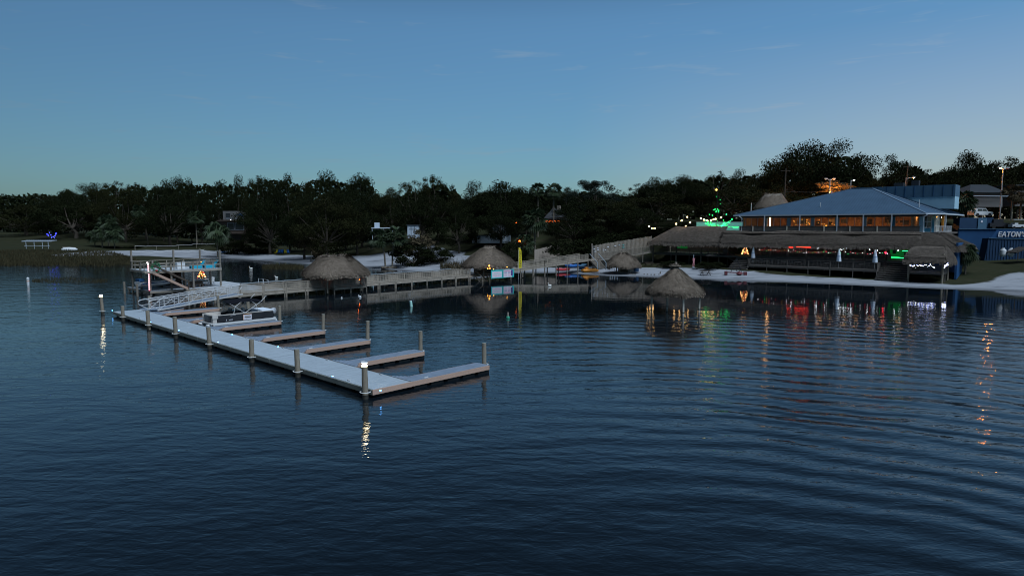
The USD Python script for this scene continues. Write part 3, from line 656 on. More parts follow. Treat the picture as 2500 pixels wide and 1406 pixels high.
hut3.part('finial', MB().beam((.15, 0, 3.75), (-.25, 0, 4.2), .1, .1).beam((.3, 0, 3.75), (.45, 0, 4.15), .1, .1), 'piling_wood')
c4 = V(17.05, 68.2, 0)
hut4 = hut('thatched_hut', 'square thatched hut standing in the water on four thin posts', c4, math.radians(1.5), 2.92, 2.92, 2.36, 4.82,
           [(-2.62 * .98, -.55, -1.2), (.15, -2.62, -1.2), (2.62, .05, -1.2), (-.1, 2.62, -1.2)], 2.75, .12, .93, 7000, 11, p=1.55, rough=1.35, bl=.7, bw=.12, pm='pale_post')
hut4.part('finial', MB().tube([(0, 0, 4.7), (.02, 0, 5.25)], .13, 8).box((0, 0, 4.88), (.9, .9, .05)), 'thatch_under')
for (x, y) in ((-2.57, -.55), (.15, -2.62), (2.62, .05), (-.1, 2.62)):
    hut4.part('post_band', MB().tube([(x, y, .25), (x, y, .36)], .115, 8), 'float_black')

# orange lights of the first hut
def lamp_ball(name, label, p, r, m, cat='lamp', group=None, stem=None):
    t = thing(name, label, cat, p, 0, group); t.part('bulb', MB().ball((0, 0, 0), r, 1), m)
    t.part('fitting', MB().tube([(0, 0, r * .8), (0, 0, r * .8 + .10)], r * .5, 6) if stem is None else MB().tube([(0, 0, -r * .8), (0, 0, -stem)], .03, 6), 'dark_trim'); return t
lamp_ball('hanging_lamp', 'orange lamp on the right corner post of the bay under the domed hut', AT(877, 683, bayB[1] - 1.7), .085, 'bulb_orange')
lamp_ball('hanging_lamp', 'small red-orange lamp at the right eave of the domed hut', AT(873, 670.5, bayB[1] - 1.9), .06, 'bulb_orange')
u_ = hut1.world(-2.0, -1.2, 2.3); lamp_ball('hanging_lamp', 'dim orange lamp hidden under the left side of the domed hut', u_, .06, 'bulb_orange')

# bar of the second hut
bar = hut2
bl0 = MB().box((0, -2.25, 1.95), (6.0, .7, .08)); bar.part('bar_counter', bl0, 'pier_wood')
bar.part('bar_floor', MB().box((0, .2, .86), (6.2, 5.0, .12)), 'pier_dark')
bar.part('bar_shelf', MB().box((.4, 1.6, 1.6), (4.2, .5, 1.5)), 'pier_dark')
for i, x in enumerate(np.linspace(-2.2, 2.4, 9)):
    bar.part('bottle', MB().lathe((x, 1.3, 2.35), [(.05, 0), (.05, .2), (.02, .28), (.02, .36), (0, .36)], 7), ('green_plastic', 'vinyl', 'orange_plastic')[i % 3])
s0, s1 = AT(1198.5, 668, c2[1] - 3.6), AT(1255, 667, c2[1] - 1.2)
def board(px0, px1, y0, y1, Y0, Y1, kind):
    a0, a1, b0, b1 = AT(px0, y0[0], Y0), AT(px1, y0[1], Y1), AT(px0, y1[0], Y0), AT(px1, y1[1], Y1)
    d = unit(V(*(a1 - a0)[:2], 0)); nrm = V(d[1], -d[0], 0)
    def at(s, t, o): return a0 + (a1 - a0) * s + ((b0 + (b1 - b0) * s) - (a0 + (a1 - a0) * s)) * t + nrm * o
    def panel(s0_, s1_, t0, t1, o, th):
        f = [at(s0_, t0, o), at(s1_, t0, o), at(s1_, t1, o), at(s0_, t1, o)]; k = [at(s0_, t0, o - th), at(s1_, t0, o - th), at(s1_, t1, o - th), at(s0_, t1, o - th)]
        return MB().add(f + k, [[0, 3, 2, 1], [4, 5, 6, 7], [0, 1, 5, 4], [1, 2, 6, 5], [2, 3, 7, 6], [3, 0, 4, 7]])
    c = at(.5, 1, 0)
    t = thing('menu_board', kind, 'sign', c, 0)
    return t, panel
t, pn = board(1199, 1227.5, (659.5, 658.5), (680.5, 678.5), 104.2, 105.6, 'teal framed white menu board on the front of the bar hut')
fr = t.part('frame', pn(0, 1, 0, 1, 0, .06), 'teal', w=True); t.part('poster', pn(.08, .92, .18, .90, .012, .01), 'paper', w=True, parent=fr)
for k, (a, b, y) in enumerate(((.25, .75, .30), (.2, .8, .45), (.18, .5, .6), (.55, .82, .6), (.3, .7, .75))):
    t.part('print_line', pn(a, b, y, y + .05, .016, .003), 'pink_print' if k != 1 else 'mint', w=True, parent=fr)
t, pn = board(1228.5, 1255, (658.3, 656.8), (678.3, 676), 105.7, 107.0, 'menu board with pink heading and purple strip on the front of the bar hut')
fr = t.part('frame', pn(0, 1, 0, 1, 0, .06), 'teal', w=True); t.part('poster', pn(.03, .80, .06, .95, .012, .01), 'paper', w=True, parent=fr)
t.part('heading', pn(.08, .66, .08, .24, .016, .003), 'pink_print', w=True, parent=fr); t.part('strip', pn(.70, .88, .08, .80, .016, .003), 'purple_print', w=True, parent=fr)
for y in (.32, .44, .56, .68, .80):
    for a, b in ((.10, .34), (.42, .66)): t.part('print_line', pn(a, b, y, y + .045, .016, .003), 'purple_print' if y < .5 else 'pink_print', w=True, parent=fr)
for k, (px, py, r) in enumerate(((1194.5, 649, .13), (1190.5, 656, .09), (1196, 655.5, .08), (1205, 657, .08), (1238, 652, .07))):
    lamp_ball('bar_lamp', ('round yellow lamp above the left end of the bar counter', 'lower left lamp at the left end of the bar counter', 'small lamp just right of the round bar lamp', 'small lamp above the first teal menu board', 'small lamp above the pink menu board')[k],
              AT(px, py, 105.2), r, 'bulb_amber')
st = thing('dock_steps', 'dark wooden steps from the boardwalk down to the water left of the menu boards', 'steps', onpier(1165) * [1, 1, 0], R2)
for i in range(6):
    st.part('tread', MB().box((.2, -.4 - i * .28, .78 - i * .2), (1.5, .26, .05)), 'pier_dark')
for x in (-.6, 1.0): st.part('handrail', MB().beam((x, -.2, 1.75), (x, -2.0, .75), .07, .1).beam((x, -2.0, -.6), (x, -2.0, .75), .09, .09).beam((x, -.3, .7), (x, -2.0, -.45), .05, .2), 'pier_wood')

# yellow feather flag
fl = AT(1266, 657, 109.5); ft = thing('feather_flag', 'tall yellow feather flag beside the thatched bar hut', 'flag', fl, .5)
H = 3.6; ft.part('pole', MB().tube([(0, 0, -2.2), (0, 0, H - .6), (.15, 0, H - .1), (.4, 0, H + .02)], .025, 6), 'white_paint')
zz_ = np.linspace(.15, H, 12); w_ = np.interp(zz_, [0, 2.2, 3.2, H], [.62, .62, .52, .16])
fv = [(0, .02 * math.sin(z * 3), z) for z in zz_] + [(w, .05 * math.sin(z * 3 + 1), z) for w, z in zip(w_, zz_)]
cl_ = ft.part('cloth', MB().add(fv + [(x, y + .012, z) for x, y, z in fv], [[i, i + 1, 13 + i, 12 + i] for i in range(11)] + [[24 + i, 36 + i, 37 + i, 25 + i] for i in range(11)]), 'yellow', smooth=True)
for k, z in enumerate(np.linspace(.5, 2.8, 9)):
    ft.part('letter_mark', MB().box((.31, -.075, z), (.24, .01, .05)).box((.22 + .18 * (k % 2), -.075, z + .07), (.05, .01, .12)), 'ink', parent=cl_)

# ------------------------------------------------------------------ swimming platform with two-storey sundeck
BH = V(-33.0, 76.0, 0); BR = math.radians(47)
sd = thing('sundeck_boathouse', 'two-storey wooden boathouse with railed sundeck and outside stair over the water', 'boathouse', BH, BR)
def sw(x, y, z): return sd.world(x, y, z)
def deckplate(x0, x1, y0, y1, z, m='deck_pale', fas='pier_wood', nm='deck'):
    pth = sd.part(nm, MB().box(((x0 + x1) / 2, (y0 + y1) / 2, z - .17), (x1 - x0, y1 - y0, .26)), fas)
    mm = MB(); k = int((x1 - x0) / .16)
    for i in range(k): mm.box((x0 + (i + .5) * (x1 - x0) / k, (y0 + y1) / 2, z - .02 + RNG.normal(0, .003)), ((x1 - x0) / k * .94, y1 - y0 + .02, .04))
    sd.part('deck_boards', mm, m, parent=pth, kind='stuff')
deckplate(2.25, 10, 2.3, 24.4, .62); deckplate(-3.4, 2.24, 15.5, 24.4, .62); deckplate(-3.5, 5.9, 15.5, 22.6, 3.2)
for x in (-3.3, -.7, 2.1, 5.75):
    for y in (15.65, 19.0, 22.4):
        if x == -.7 and y == 19: continue  # the boat lies here
        tall = y in (15.65, 22.4) and (x, y) in ((-3.3, 22.4), (2.1, 22.4), (5.75, 22.4), (5.75, 15.65))
        sd.part('post', MB().box((x, y, (5.7 if tall else 4.25) / 2 - .6), (.2, .2, (5.7 if tall else 4.25) + 1.2)), 'pier_dark')
for x in (2.6, 6, 9.8):
    for y in (3, 9, 15.6, 24.2): sd.part('pile', MB().tube([(x, y, -1), (x, y, .5)], .13, 8), 'pier_dark')
for x, y in ((-3.3, 23.9), (-4.6, 16.5), (-4.6, 21.5)): sd.part('pile', MB().tube([(x, y, -1), (x, y, 1.6 if x < -4 else .5)], .14, 8), 'pier_dark')
for a, b in (((-2.3, 15.55), (1.6, 15.55)), ((1.6, 15.55), (5.8, 15.55)), ((5.8, 15.55), (5.8, 22.5)), ((5.8, 22.5), (-3.4, 22.5)), ((-3.4, 22.5), (-3.4, 15.55))):
    A_, B_ = sw(*a, 3.2), sw(*b, 3.2)
    sd.part('top_rail', MB().beam(A_ + RZ * 1.05, B_ + RZ * 1.05, .14, .05), 'pier_wood', w=True); sd.part('mid_rail', MB().beam(A_ + RZ * .55, B_ + RZ * .55, .04, .09), 'pier_wood', w=True)
    for i in range(1, 4): q = A_ + (B_ - A_) * i / 4; sd.part('rail_post', MB().beam(q, q + RZ * 1.03, .09, .09), 'pier_wood', w=True)
for a, b in (((-3.3, 22.4), (2.1, 22.4)), ((2.1, 22.4), (6.4, 22.4)), ((5.75, 22.4), (5.75, 15.65))):
    A_, B_ = sw(*a, 5.6), sw(*b, 5.6); sd.part('rope', MB().tube([A_ + (B_ - A_) * s - RZ * .25 * math.sin(math.pi * s) for s in np.linspace(0, 1, 7)], .022, 5), 'rope_white', w=True)
stf = MB()
x0, x1 = -3.3, 1.0
sd.part('stair_string', MB().beam((x0, 14.5, 3.1), (x1, 14.5, .7), .06, .3), 'fascia_pine'); sd.part('stair_string', MB().beam((x0, 15.4, 3.1), (x1, 15.4, .7), .06, .3), 'fascia_pine')
for i in range(12):
    s = (i + .5) / 12; sd.part('tread', MB().box((x0 + (x1 - x0) * s, 14.95, 3.12 - 2.45 * s), (.32, .9, .05)), 'pier_wood')
for y in (14.45, 15.45): sd.part('stair_rail', MB().beam((x0 - .3, y, 4.25), (x1, y, 1.75), .07, .12).beam((x1, y, .6), (x1, y, 1.8), .12, .12), 'brown_wood')
sd.part('landing', MB().box((-3.6, 15.0, 3.1), (1.3, 1.1, .2)), 'pier_wood')
sd.part('storage_wall', MB().box((1.0, 21.5, 1.9), (3.4, .1, 2.4)), 'brown_wood'); sd.part('storage_wall', MB().box((-.7, 20.2, 1.9), (.1, 2.6, 2.4)), 'brown_wood')
sd.part('bench', MB().box((3.0, 17.0, 1.05), (1.8, .5, .08)).box((3.0, 17.2, 1.3), (1.8, .08, .4)).box((2.3, 17, .82), (.1, .4, .4)).box((3.7, 17, .82), (.1, .4, .4)), 'brown_wood')
sd.part('ladder_rail', MB().tube([(9.6, 11, .6), (9.6, 11, 1.7), (10.3, 11, 1.55), (10.5, 11, .2)], .04, 6), 'steel'); sd.part('ladder_rail', MB().tube([(9.6, 12.4, .6), (9.6, 12.4, 1.7), (10.3, 12.4, 1.55), (10.5, 12.4, .2)], .04, 6), 'steel')
# things on it
cc = thing('candy_cane_light', 'tall red and white striped light tube at the corner of the boathouse', 'light', sw(-3.55, 15.3, .75))
for i in range(26):
    z = i * .128; cc.part('band', MB().tube([(0, 0, z), (.02, 0, z + .13)], .075, 8, False), 'candy_white' if i % 2 else 'candy_red')
cc.part('hook', MB().tube([(0, 0, 3.33), (-.05, .05, 3.5), (-.18, .15, 3.6), (-.32, .28, 3.55)], .07, 8), 'candy_white')
def lounger(pos, rot, label):
    t = thing('sun_lounger', label, 'sun lounger', pos, rot)
    t.part('seat', MB().box((.0, 0, .3), (1.0, .62, .1)).box((.75, 0, .42), (.6, .62, .1)), 'turquoise'); t.part('backrest', MB().beam((-.45, 0, .32), (-1.0, 0, 1.05), .62, .1), 'turquoise')
    t.part('side_frame', MB().prism([(-.5, -.36), (.95, -.36), (.95, -.30), (-.5, -.30)], .0, .45), 'turquoise'); t.part('side_frame', MB().prism([(-.5, .30), (.95, .30), (.95, .36), (-.5, .36)], .0, .45), 'turquoise')
lounger(sw(3.3, 17.2, 3.22), BR + math.pi, 'left turquoise lounger on the boathouse sundeck'); lounger(sw(5.0, 17.0, 3.22), BR + math.pi, 'right turquoise lounger on the boathouse sundeck')
bx = thing('storage_box', 'white lidded storage box on the boathouse sundeck', 'box', sw(1.2, 17.6, 3.22), BR); bx.part('body', MB().box((0, 0, .4), (1.0, .7, .8)), 'white_paint'); bx.part('lid', MB().box((0, 0, .84), (1.06, .76, .08)), 'white_paint')
bx = thing('side_table', 'low white table near the stair head on the boathouse sundeck', 'table', sw(-1.2, 17.2, 3.22), BR); bx.part('top', MB().box((0, 0, .5), (.9, .6, .06)), 'white_paint')
for x in (-.4, .4): bx.part('leg', MB().box((x, 0, .24), (.06, .5, .48)), 'white_paint')
wr = thing('wreath', 'green garland wreath hanging on the left corner of the boathouse railing', 'wreath', sw(-2.6, 15.35, 3.7), BR)
mm = MB(); r_ = np.random.default_rng(5)
for i in range(160):
    a_ = r_.uniform(0, 6.28); mm.ball((.48 * math.cos(a_) + r_.normal(0, .09), r_.normal(0, .06), .48 * math.sin(a_) + r_.normal(0, .09)), .055, 0)
wr.part('greenery', mm, 'wreath'); wr.part('bow', MB().box((.0, -.14, -.4), (.3, .05, .16)), 'red_plastic')
def lit_tree(name, label, base, h, r, nb, mats, seed, leaf='wreath', bulb=.035):
    t = thing(name, label, 'christmas tree', base); g = np.random.default_rng(seed); mm = MB()
    for i in range(500):
        z = g.uniform(0, 1) ** 1.3; a_ = g.uniform(0, 6.28); rr = r * (1 - z) * g.uniform(.3, .72)
        p = V(rr * math.cos(a_), rr * math.sin(a_), .12 * h + z * h * .88); d = V(math.cos(a_), math.sin(a_), -.4) * .16 * h / 2; s = V(-math.sin(a_), math.cos(a_), 0) * .05
        mm.add([p - s, p + s, p + d], [[0, 1, 2]])
    t.part('branches', mm, leaf); t.part('trunk', MB().tube([(0, 0, 0), (0, 0, h)], [.05, .01], 6), 'bark')
    for i in range(nb):
        z = min(.97, max(.02, 1 - math.sqrt(1 - (i + .5) / nb) + g.normal(0, .03))); a_ = i * 2.4 + g.normal(0, .3); rr = r * (1 - z) * g.uniform(.8, 1.08) + .02
        t.part('bulb', MB().ball((rr * math.cos(a_), rr * math.sin(a_), .13 * h + z * h * .87), bulb, 0), mats[i % len(mats)])
    return t
tb = thing('deck_table', 'small white table under the lit tree on the swimming platform', 'table', W(493.5, 694, .63), BR); tb.part('top', MB().box((0, 0, .72), (1.6, 1.0, .06)), 'white_paint')
for x in (-.7, .7):
    for y in (-.4, .4): tb.part('leg', MB().box((x, y, .35), (.07, .07, .7)), 'white_paint')
lit_tree('christmas_tree', 'christmas tree covered in yellow lights on the swimming platform under the sundeck', W(493.5, 694, .63) + V(0, 0, .77), 1.5, .56, 110, ['bulb_amber', 'bulb_amber', 'bulb_amber', 'bulb_warm', 'bulb_red'], 3, bulb=.024)
def adirondack():
    t = pattern('adirondack_chair')
    t.part('seat', MB().beam((.45, 0, .38), (-.25, 0, .28), .55, .04), 'white_paint'); 
    for k in range(5): t.part('back_slat', MB().beam((-.22, -.22 + k * .11, .3), (-.52, -.24 + k * .12, 1.0 + .05 * (2 - abs(k - 2))), .09, .03), 'white_paint')
    for y in (-.32, .32):
        t.part('leg', MB().box((.4, y, .25), (.05, .08, .5)), 'white_paint'); t.part('leg', MB().beam((.35, y * .95, .3), (-.5, y * .95, .02), .04, .12), 'white_paint'); t.part('arm', MB().box((.1, y * 1.05, .54), (.75, .12, .03)), 'white_paint')
    return t
adi = adirondack()
for k, (x, y, r) in enumerate(((480, 699.5, -1.4), (498, 697.5, -1.0), (517, 694.5, -2.2))):
    copy(adi, 'adirondack_chair', ('left white adirondack chair by the stair foot on the swimming platform', 'middle white adirondack chair below the lit tree', 'right white adirondack chair on the swimming platform')[k], 'chair', W(x, y, .63), BR + r, group='white chairs on the swimming platform')
for k, (px, py, m_) in enumerate(((484, 657, 'bulb_warm'), (496, 652, 'bulb_warm'), (513, 637, 'bulb_amber'), (491, 639, 'bulb_amber'), (527, 656, 'bulb_red'))):
    lamp_ball('deck_light', ('white light under the edge of the sundeck left of the corner post', 'white light on the sundeck edge below the loungers', 'amber light behind the right turquoise lounger', 'amber light between the turquoise loungers', 'red light on the right corner post of the sundeck')[k], AT(px, py, 92.5 if k in (0, 1, 4) else 93.5), .045, m_)
sb = thing('speedboat', 'white and blue speedboat on a lift under the boathouse', 'boat', sw(-1.6, 18.5, 1.0), BR + .15)
hv = []
for x, w_b, zb in ((-2.4, .95, 0.05), (-1, 1.0, 0), (.6, .95, .02), (1.8, .6, .2), (2.6, .04, .55)):
    hv += [(x, -w_b, .75 + .05 * x), (x, -w_b * .75, .25 + zb), (x, 0, zb), (x, w_b * .75, .25 + zb), (x, w_b, .75 + .05 * x)]
hf = [[i * 5 + j, i * 5 + j + 1, (i + 1) * 5 + j + 1, (i + 1) * 5 + j] for i in range(4) for j in range(4)] + [[i * 5, (i + 1) * 5, (i + 1) * 5 + 4, i * 5 + 4] for i in range(4)] + [[0, 4, 3, 1], [1, 3, 2, 2]]
sb.part('hull', MB().add(hv, hf), 'white_paint'); sb.part('stripe', MB().beam((-2.3, -.99, .5), (1.3, -.83, .62), .03, .16), 'blue_wall'); sb.part('windscreen', MB().beam((.5, -.6, .95), (.5, .6, .95), .04, .35), 'glass_dark'); sb.part('engine_cover', MB().box((-2.1, 0, .95), (.7, .9, .35)), 'blue_wall')

# ------------------------------------------------------------------ waterside restaurant; frame: x along the front towards the viewer's right, y into the building
RO = W(2007, 675, .5); RO[2] = 0; RR = -math.radians(42)
rs = thing('restaurant', 'two-storey waterside restaurant with blue metal hip roof above a thatched bar', 'restaurant', RO, RR)
def rw(x, y, z=0): return rs.world(x, y, z)
AX, BY = V(math.cos(RR), math.sin(RR)), V(-math.sin(RR), math.cos(RR))
def SX(px, t):
    k = (px - 1250) / FPX * math.cos(PITCH); p0 = RO[:2] + BY * t
    return (k * p0[1] - p0[0]) / (AX[0] - k * AX[1])
# --- roof
EZ, RZ_ = 11.12, 16.05
x0, x1, y0 = -19.9, 13.0, 9.3; dpt = 22.6; rxl, rxr, ry = -1.8, 2.1, 20.6; ch = 3.6
E = [(x0, y0), (x1, y0), (x1 + 2.2, y0 + 2.6), (x1 + 2.2, y0 + dpt), (x0, y0 + dpt)]
ev = [(x, y, EZ) for x, y in E]; rdg = [(rxl, ry, RZ_), (rxr, ry, RZ_)]
top = ev + rdg; rf = [[0, 1, 6, 5], [1, 2, 6, 6], [2, 3, 6, 6], [3, 4, 5, 6], [4, 0, 5, 5]]
low = [(x, y, z - .14) for x, y, z in top]
roof = rs.part('roof', MB().add(top + low, rf + [[a + 7 for a in f[::-1]] for f in rf]), 'roof_metal')
fas = MB()
for i in range(5): a, b = V(*ev[i]), V(*ev[(i + 1) % 5]); fas.beam(a - [0, 0, .10], b - [0, 0, .10], .14, .22)
rs.part('gutter', fas, 'roof_trim', parent=roof)
for a, b in ((0, 5), (1, 6), (2, 6), (5, 6)): rs.part('ridge_cap', MB().beam(V(*top[a]) + [0, 0, .03], V(*top[b]) + [0, 0, .03], .28, .06), 'roof_cap', parent=roof)
def on_front(x):
    """ridge-line top of a seam of the front slope that starts at x on the eave"""
    t = 1.0
    if x < rxl: t = (x - x0) / (rxl - x0)
    if x > rxr: t = (x1 - x) / (x1 - rxr)
    return V(x, y0 + (ry - y0) * t, EZ + (RZ_ - EZ) * t)
sm = MB()
for x in np.arange(x0 + .45, x1 - .2, .46):
    a, b = V(x, y0 + .02, EZ + .025), on_front(x) + V(0, 0, .025)
    if np.linalg.norm(b - a) > .3: sm.beam(a, b, .05, .06)
for k in range(40):
    s = (k + .5) / 40; a = V(*ev[2]) + (V(*ev[3]) - V(*ev[2])) * s; r_ = min(1, s / ((ry - y0 - 2.6) / (dpt - 2.6))) if s < (ry - y0 - 2.6) / (dpt - 2.6) else (1 - s) / (1 - (ry - y0 - 2.6) / (dpt - 2.6))
    b = V(a[0] - (x1 + 2.2 - rxr) * r_, a[1], EZ + (RZ_ - EZ) * r_); sm.beam(a + [0, 0, .03], b + [0, 0, .03], .05, .06)
rs.part('standing_seams', sm, 'roof_metal', parent=roof, kind='stuff')
rs.part('soffit', MB().prism([(x0 + .1, y0 + .1), (x1 - .1, y0 + .1), (x1 + 2.1, y0 + 2.7), (x1 + 2.1, y0 + dpt - .1), (x0 + .1, y0 + dpt - .1)], EZ - .32, EZ - .24), 'dark_trim')
for px, py, hgt in ((1832.5, 511, 1.4), (2001, 506, .8), (2241, 506, .9), (2027, 472, .5)):
    s = SX(px, 13.0); tt = np.clip((py - 462) / 62, 0, 1); yv = ry + (y0 - ry) * tt; xx = SX(px, yv); zb = EZ + (RZ_ - EZ) * (1 - tt) * (1 if -2 < xx < 2 else min(1, (xx - x0) / (rxl - x0), (x1 - xx) / (x1 - rxr)) / max(1 - tt, .2) if False else 1)
    rs.part('vent_pipe', MB().tube([(xx, yv, zb - .6), (xx, yv, zb + hgt)], .07, 7), 'white_paint', parent=roof)
# --- upper floor
FZ = 7.95; wy = 11.2; wx0, wx1 = -18.6, 12.2
rs.part('upper_floor', MB().box(((wx0 + wx1) / 2 + 1, 19, FZ - .15), (wx1 - wx0 + 3.5, 20, .3)), 'deck_wood')
rs.part('header', MB().box(((wx0 + wx1) / 2, wy, 10.85), (wx1 - wx0, .22, .42)), 'dark_trim')
rs.part('sill_wall', MB().box(((wx0 + wx1) / 2, wy, FZ + .38), (wx1 - wx0, .2, .76)), 'dark_trim')
rs.part('back_wall', MB().box(((wx0 + wx1) / 2, 17.5, 9.4), (wx1 - wx0, .2, 2.9)), 'interior_wood'); rs.part('ceiling', MB().box(((wx0 + wx1) / 2, 14.3, 10.72), (wx1 - wx0 - .3, 6.2, .06)), 'interior_tan')
rs.part('end_wall', MB().box((wx0 + .05, 14.3, 9.4), (.2, 6.4, 2.9)), 'interior_tan'); rs.part('end_wall', MB().box((wx1 - 1.5, 14.3, 9.4), (.2, 6.4, 2.9)), 'interior_tan')
pcol = [(1868, 'teal_column'), (1925, 'blue_column'), (1983, 'blue_column'), (2043, 'blue_column'), (2110, 'blue_column'), (2179, 'teal_column'), (2250, 'blue_pale')]
edges = [wx0 + .1] + [SX(px, wy - .2) for px, _ in pcol] + [wx1 + .05]
for (px, mt), s in zip(pcol, edges[1:-1]):
    rs.part('column', MB().box((s, wy - .16, 9.3), (.62 if mt != 'blue_pale' else .8, .2, 2.7)), mt)
for i, (a, b) in enumerate(zip(edges[:-1], edges[1:])):
    n = 3 if b - a > 3.2 else 2
    fr = MB(); a2, b2 = a + .32, b - .32
    if b2 - a2 < .5: continue
    for k in range(n + 1): fr.box((a2 + (b2 - a2) * k / n, wy, 9.72), (.09, .12, 1.86))
    fr.box(((a2 + b2) / 2, wy, 8.78), (b2 - a2, .14, .09)); fr.box(((a2 + b2) / 2, wy, 10.6), (b2 - a2, .14, .09))
    wp = rs.part('window', fr, 'cream_paint' if i > 1 else 'roof_trim')
    for k in range(n):
        c = a2 + (b2 - a2) * (k + .5) / n; w_ = (b2 - a2) / n - .1
        rs.part('pane', MB().box((c, wy, 9.7), (w_, .02, 1.72)), 'pane', parent=wp)
    g = np.random.default_rng(40 + i)
    if i >= 2:
        for k in range(2): rs.part('ceiling_lamp', MB().box((a2 + (b2 - a2) * (k + .5) / 2, 13.2 + k, 10.655), (.9, .5, .05)), 'room_lamp')
        for k in range(3): rs.part('table', MB().box((g.uniform(a2, b2), g.uniform(12.3, 14), FZ + .78), (.9, .8, .06)).box((g.uniform(a2, b2), 13, FZ + .55), (.4, .4, 1.0)), 'brown_wood')
        for k in range(3): rs.part('wall_panel', MB().box((g.uniform(a2, b2), 17.3, g.uniform(9.1, 10.1)), (g.uniform(.6, 1.6), .1, g.uniform(.4, 1.1))), ('interior_tan', 'brown_wood', 'house_grey')[k])
    if i in (2, 3):
        for k in range(14): rs.part('string_bulb', MB().ball((g.uniform(a2, b2), g.uniform(12, 13.5), g.uniform(8.9, 10.4)), .05, 0), 'bulb_amber')
rs.part('door_light', MB().box((SX(1878, wy), wy + .3, 9.6), (.22, .06, 2.1)), 'room_lamp')
bal = rs.part('balcony', MB().box(((wx0 + wx1) / 2, 10.1, FZ - .02), (wx1 - wx0 + .4, 1.9, .14)), 'deck_wood')
rs.part('balcony_rail', MB().box(((wx0 + wx1) / 2, 9.35, FZ + 1.02), (wx1 - wx0 + .4, .14, .06)).box(((wx0 + wx1) / 2, 9.35, FZ + .55), (wx1 - wx0, .05, .9)), 'deck_wood', parent=bal)
for k, px in enumerate((1838, 1866, 1921, 1952, 2012, 2043, 2075, 2107, 2142, 2176)):
    rs.part('balcony_post', MB().box((SX(px, 9.3), 9.28, FZ + (.5 if k % 2 == 0 else 1.5)), (.17, .16, 1.1 if k % 2 == 0 else 3.1)), 'cream_paint' if k % 2 == 0 else 'roof_trim', parent=bal)
for px in (1811, 2254):
    s = SX(px, 9.3); d_ = 1 if px < 2000 else -1
    rs.part('downpipe', MB().tube([(s - .6 * d_, 9.25, EZ - .15), (s - .4 * d_, 9.25, EZ - .35), (s, 9.25, EZ - .6), (s, 9.25, FZ + .2), (s - .5 * d_, 9.0, FZ - .2)], .075, 8), 'roof_trim', parent=roof)
# right-hand porch
pcx = x1 + .2
rs.part('porch_wall', MB().beam((12.2, 11.2, 9.35), (13.6, 13.0, 9.35), .2, 2.9), 'teal_column'); rs.part('porch_wall', MB().beam((13.6, 13.0, 9.35), (13.6, 17.5, 9.35), .2, 2.9), 'cream_paint')
w2 = rs.part('porch_window', MB().beam((12.25, 11.0, 8.75), (13.3, 12.35, 8.75), .1, .1).beam((12.25, 11.0, 10.7), (13.3, 12.35, 10.7), .1, .1).beam((12.25, 11.0, 9.75), (13.3, 12.35, 9.75), .08, .08)
             .beam((12.25, 11.0, 7.95), (12.25, 11.0, 10.75), .1, .1).beam((12.78, 11.68, 8.7), (12.78, 11.68, 10.75), .08, .08).beam((13.3, 12.35, 7.95), (13.3, 12.35, 10.75), .1, .1), 'white_paint')
rs.part('pane', MB().beam((12.28, 11.06, 9.7), (13.28, 12.35, 9.7), .02, 1.9), 'glass_dark', parent=w2)
for q, mt in (((14.0, 11.6), 'cream_paint'), ((15.0, 14.2), 'roof_trim')): rs.part('porch_post', MB().box((*q, 9.45), (.24, .24, 3.1)), mt)
rs.part('banner_post', MB().box((14.9, 12.6, 9.4), (.3, .3, 3.0)), 'orange_plastic', label='post wrapped in an orange banner')
pf = rs.part('porch_deck', MB().prism([(12.6, 10.6), (14.6, 10.6), (15.6, 12.0), (15.6, 17.5), (12.6, 17.5)], FZ - .25, FZ - .02), 'deck_wood')
for a, b in (((14.0, 11.0), (15.5, 12.2)), ((15.5, 12.2), (15.5, 17.3))):
    A_, B_ = V(*a, FZ), V(*b, FZ); rs.part('porch_rail', MB().beam(A_ + RZ * 1.0, B_ + RZ * 1.0, .1, .07).beam(A_ + RZ * .15, B_ + RZ * .15, .06, .07), 'white_paint', parent=pf)
    for k in range(9): q = A_ + (B_ - A_) * k / 8; rs.part('porch_baluster', MB().beam(q + RZ * .1, q + RZ * 1.0, .06, .06), 'white_paint', parent=pf)
rs.part('porch_lamp', MB().ball((13.95, 12.6, 10.5), .10, 1), 'bulb_amber'); rs.part('porch_lamp', MB().ball((14.3, 15.2, 10.4), .10, 1), 'bulb_white')
# roof-top plant screen at the back
rs.part('plant_wall', MB().box((10.5, 24.5, 13.2), (9.0, 4.5, 2.2)), 'blue_pale'); sc = rs.part('plant_screen', MB().box((6.5, 24.6, 15.3), (17.0, 4.9, 2.1)), 'blue_slate')
for k in range(12): rs.part('screen_board', MB().box((-1.8 + k * 1.5, 22.1, 15.3), (.06, .06, 2.1)), 'blue_wall', parent=sc)
rs.part('air_unit', MB().box((8.5, 24, 16.9), (1.2, 1.2, 1.0)).box((5.8, 24, 16.7), (1.6, 1.0, .7)), 'roof_grey')
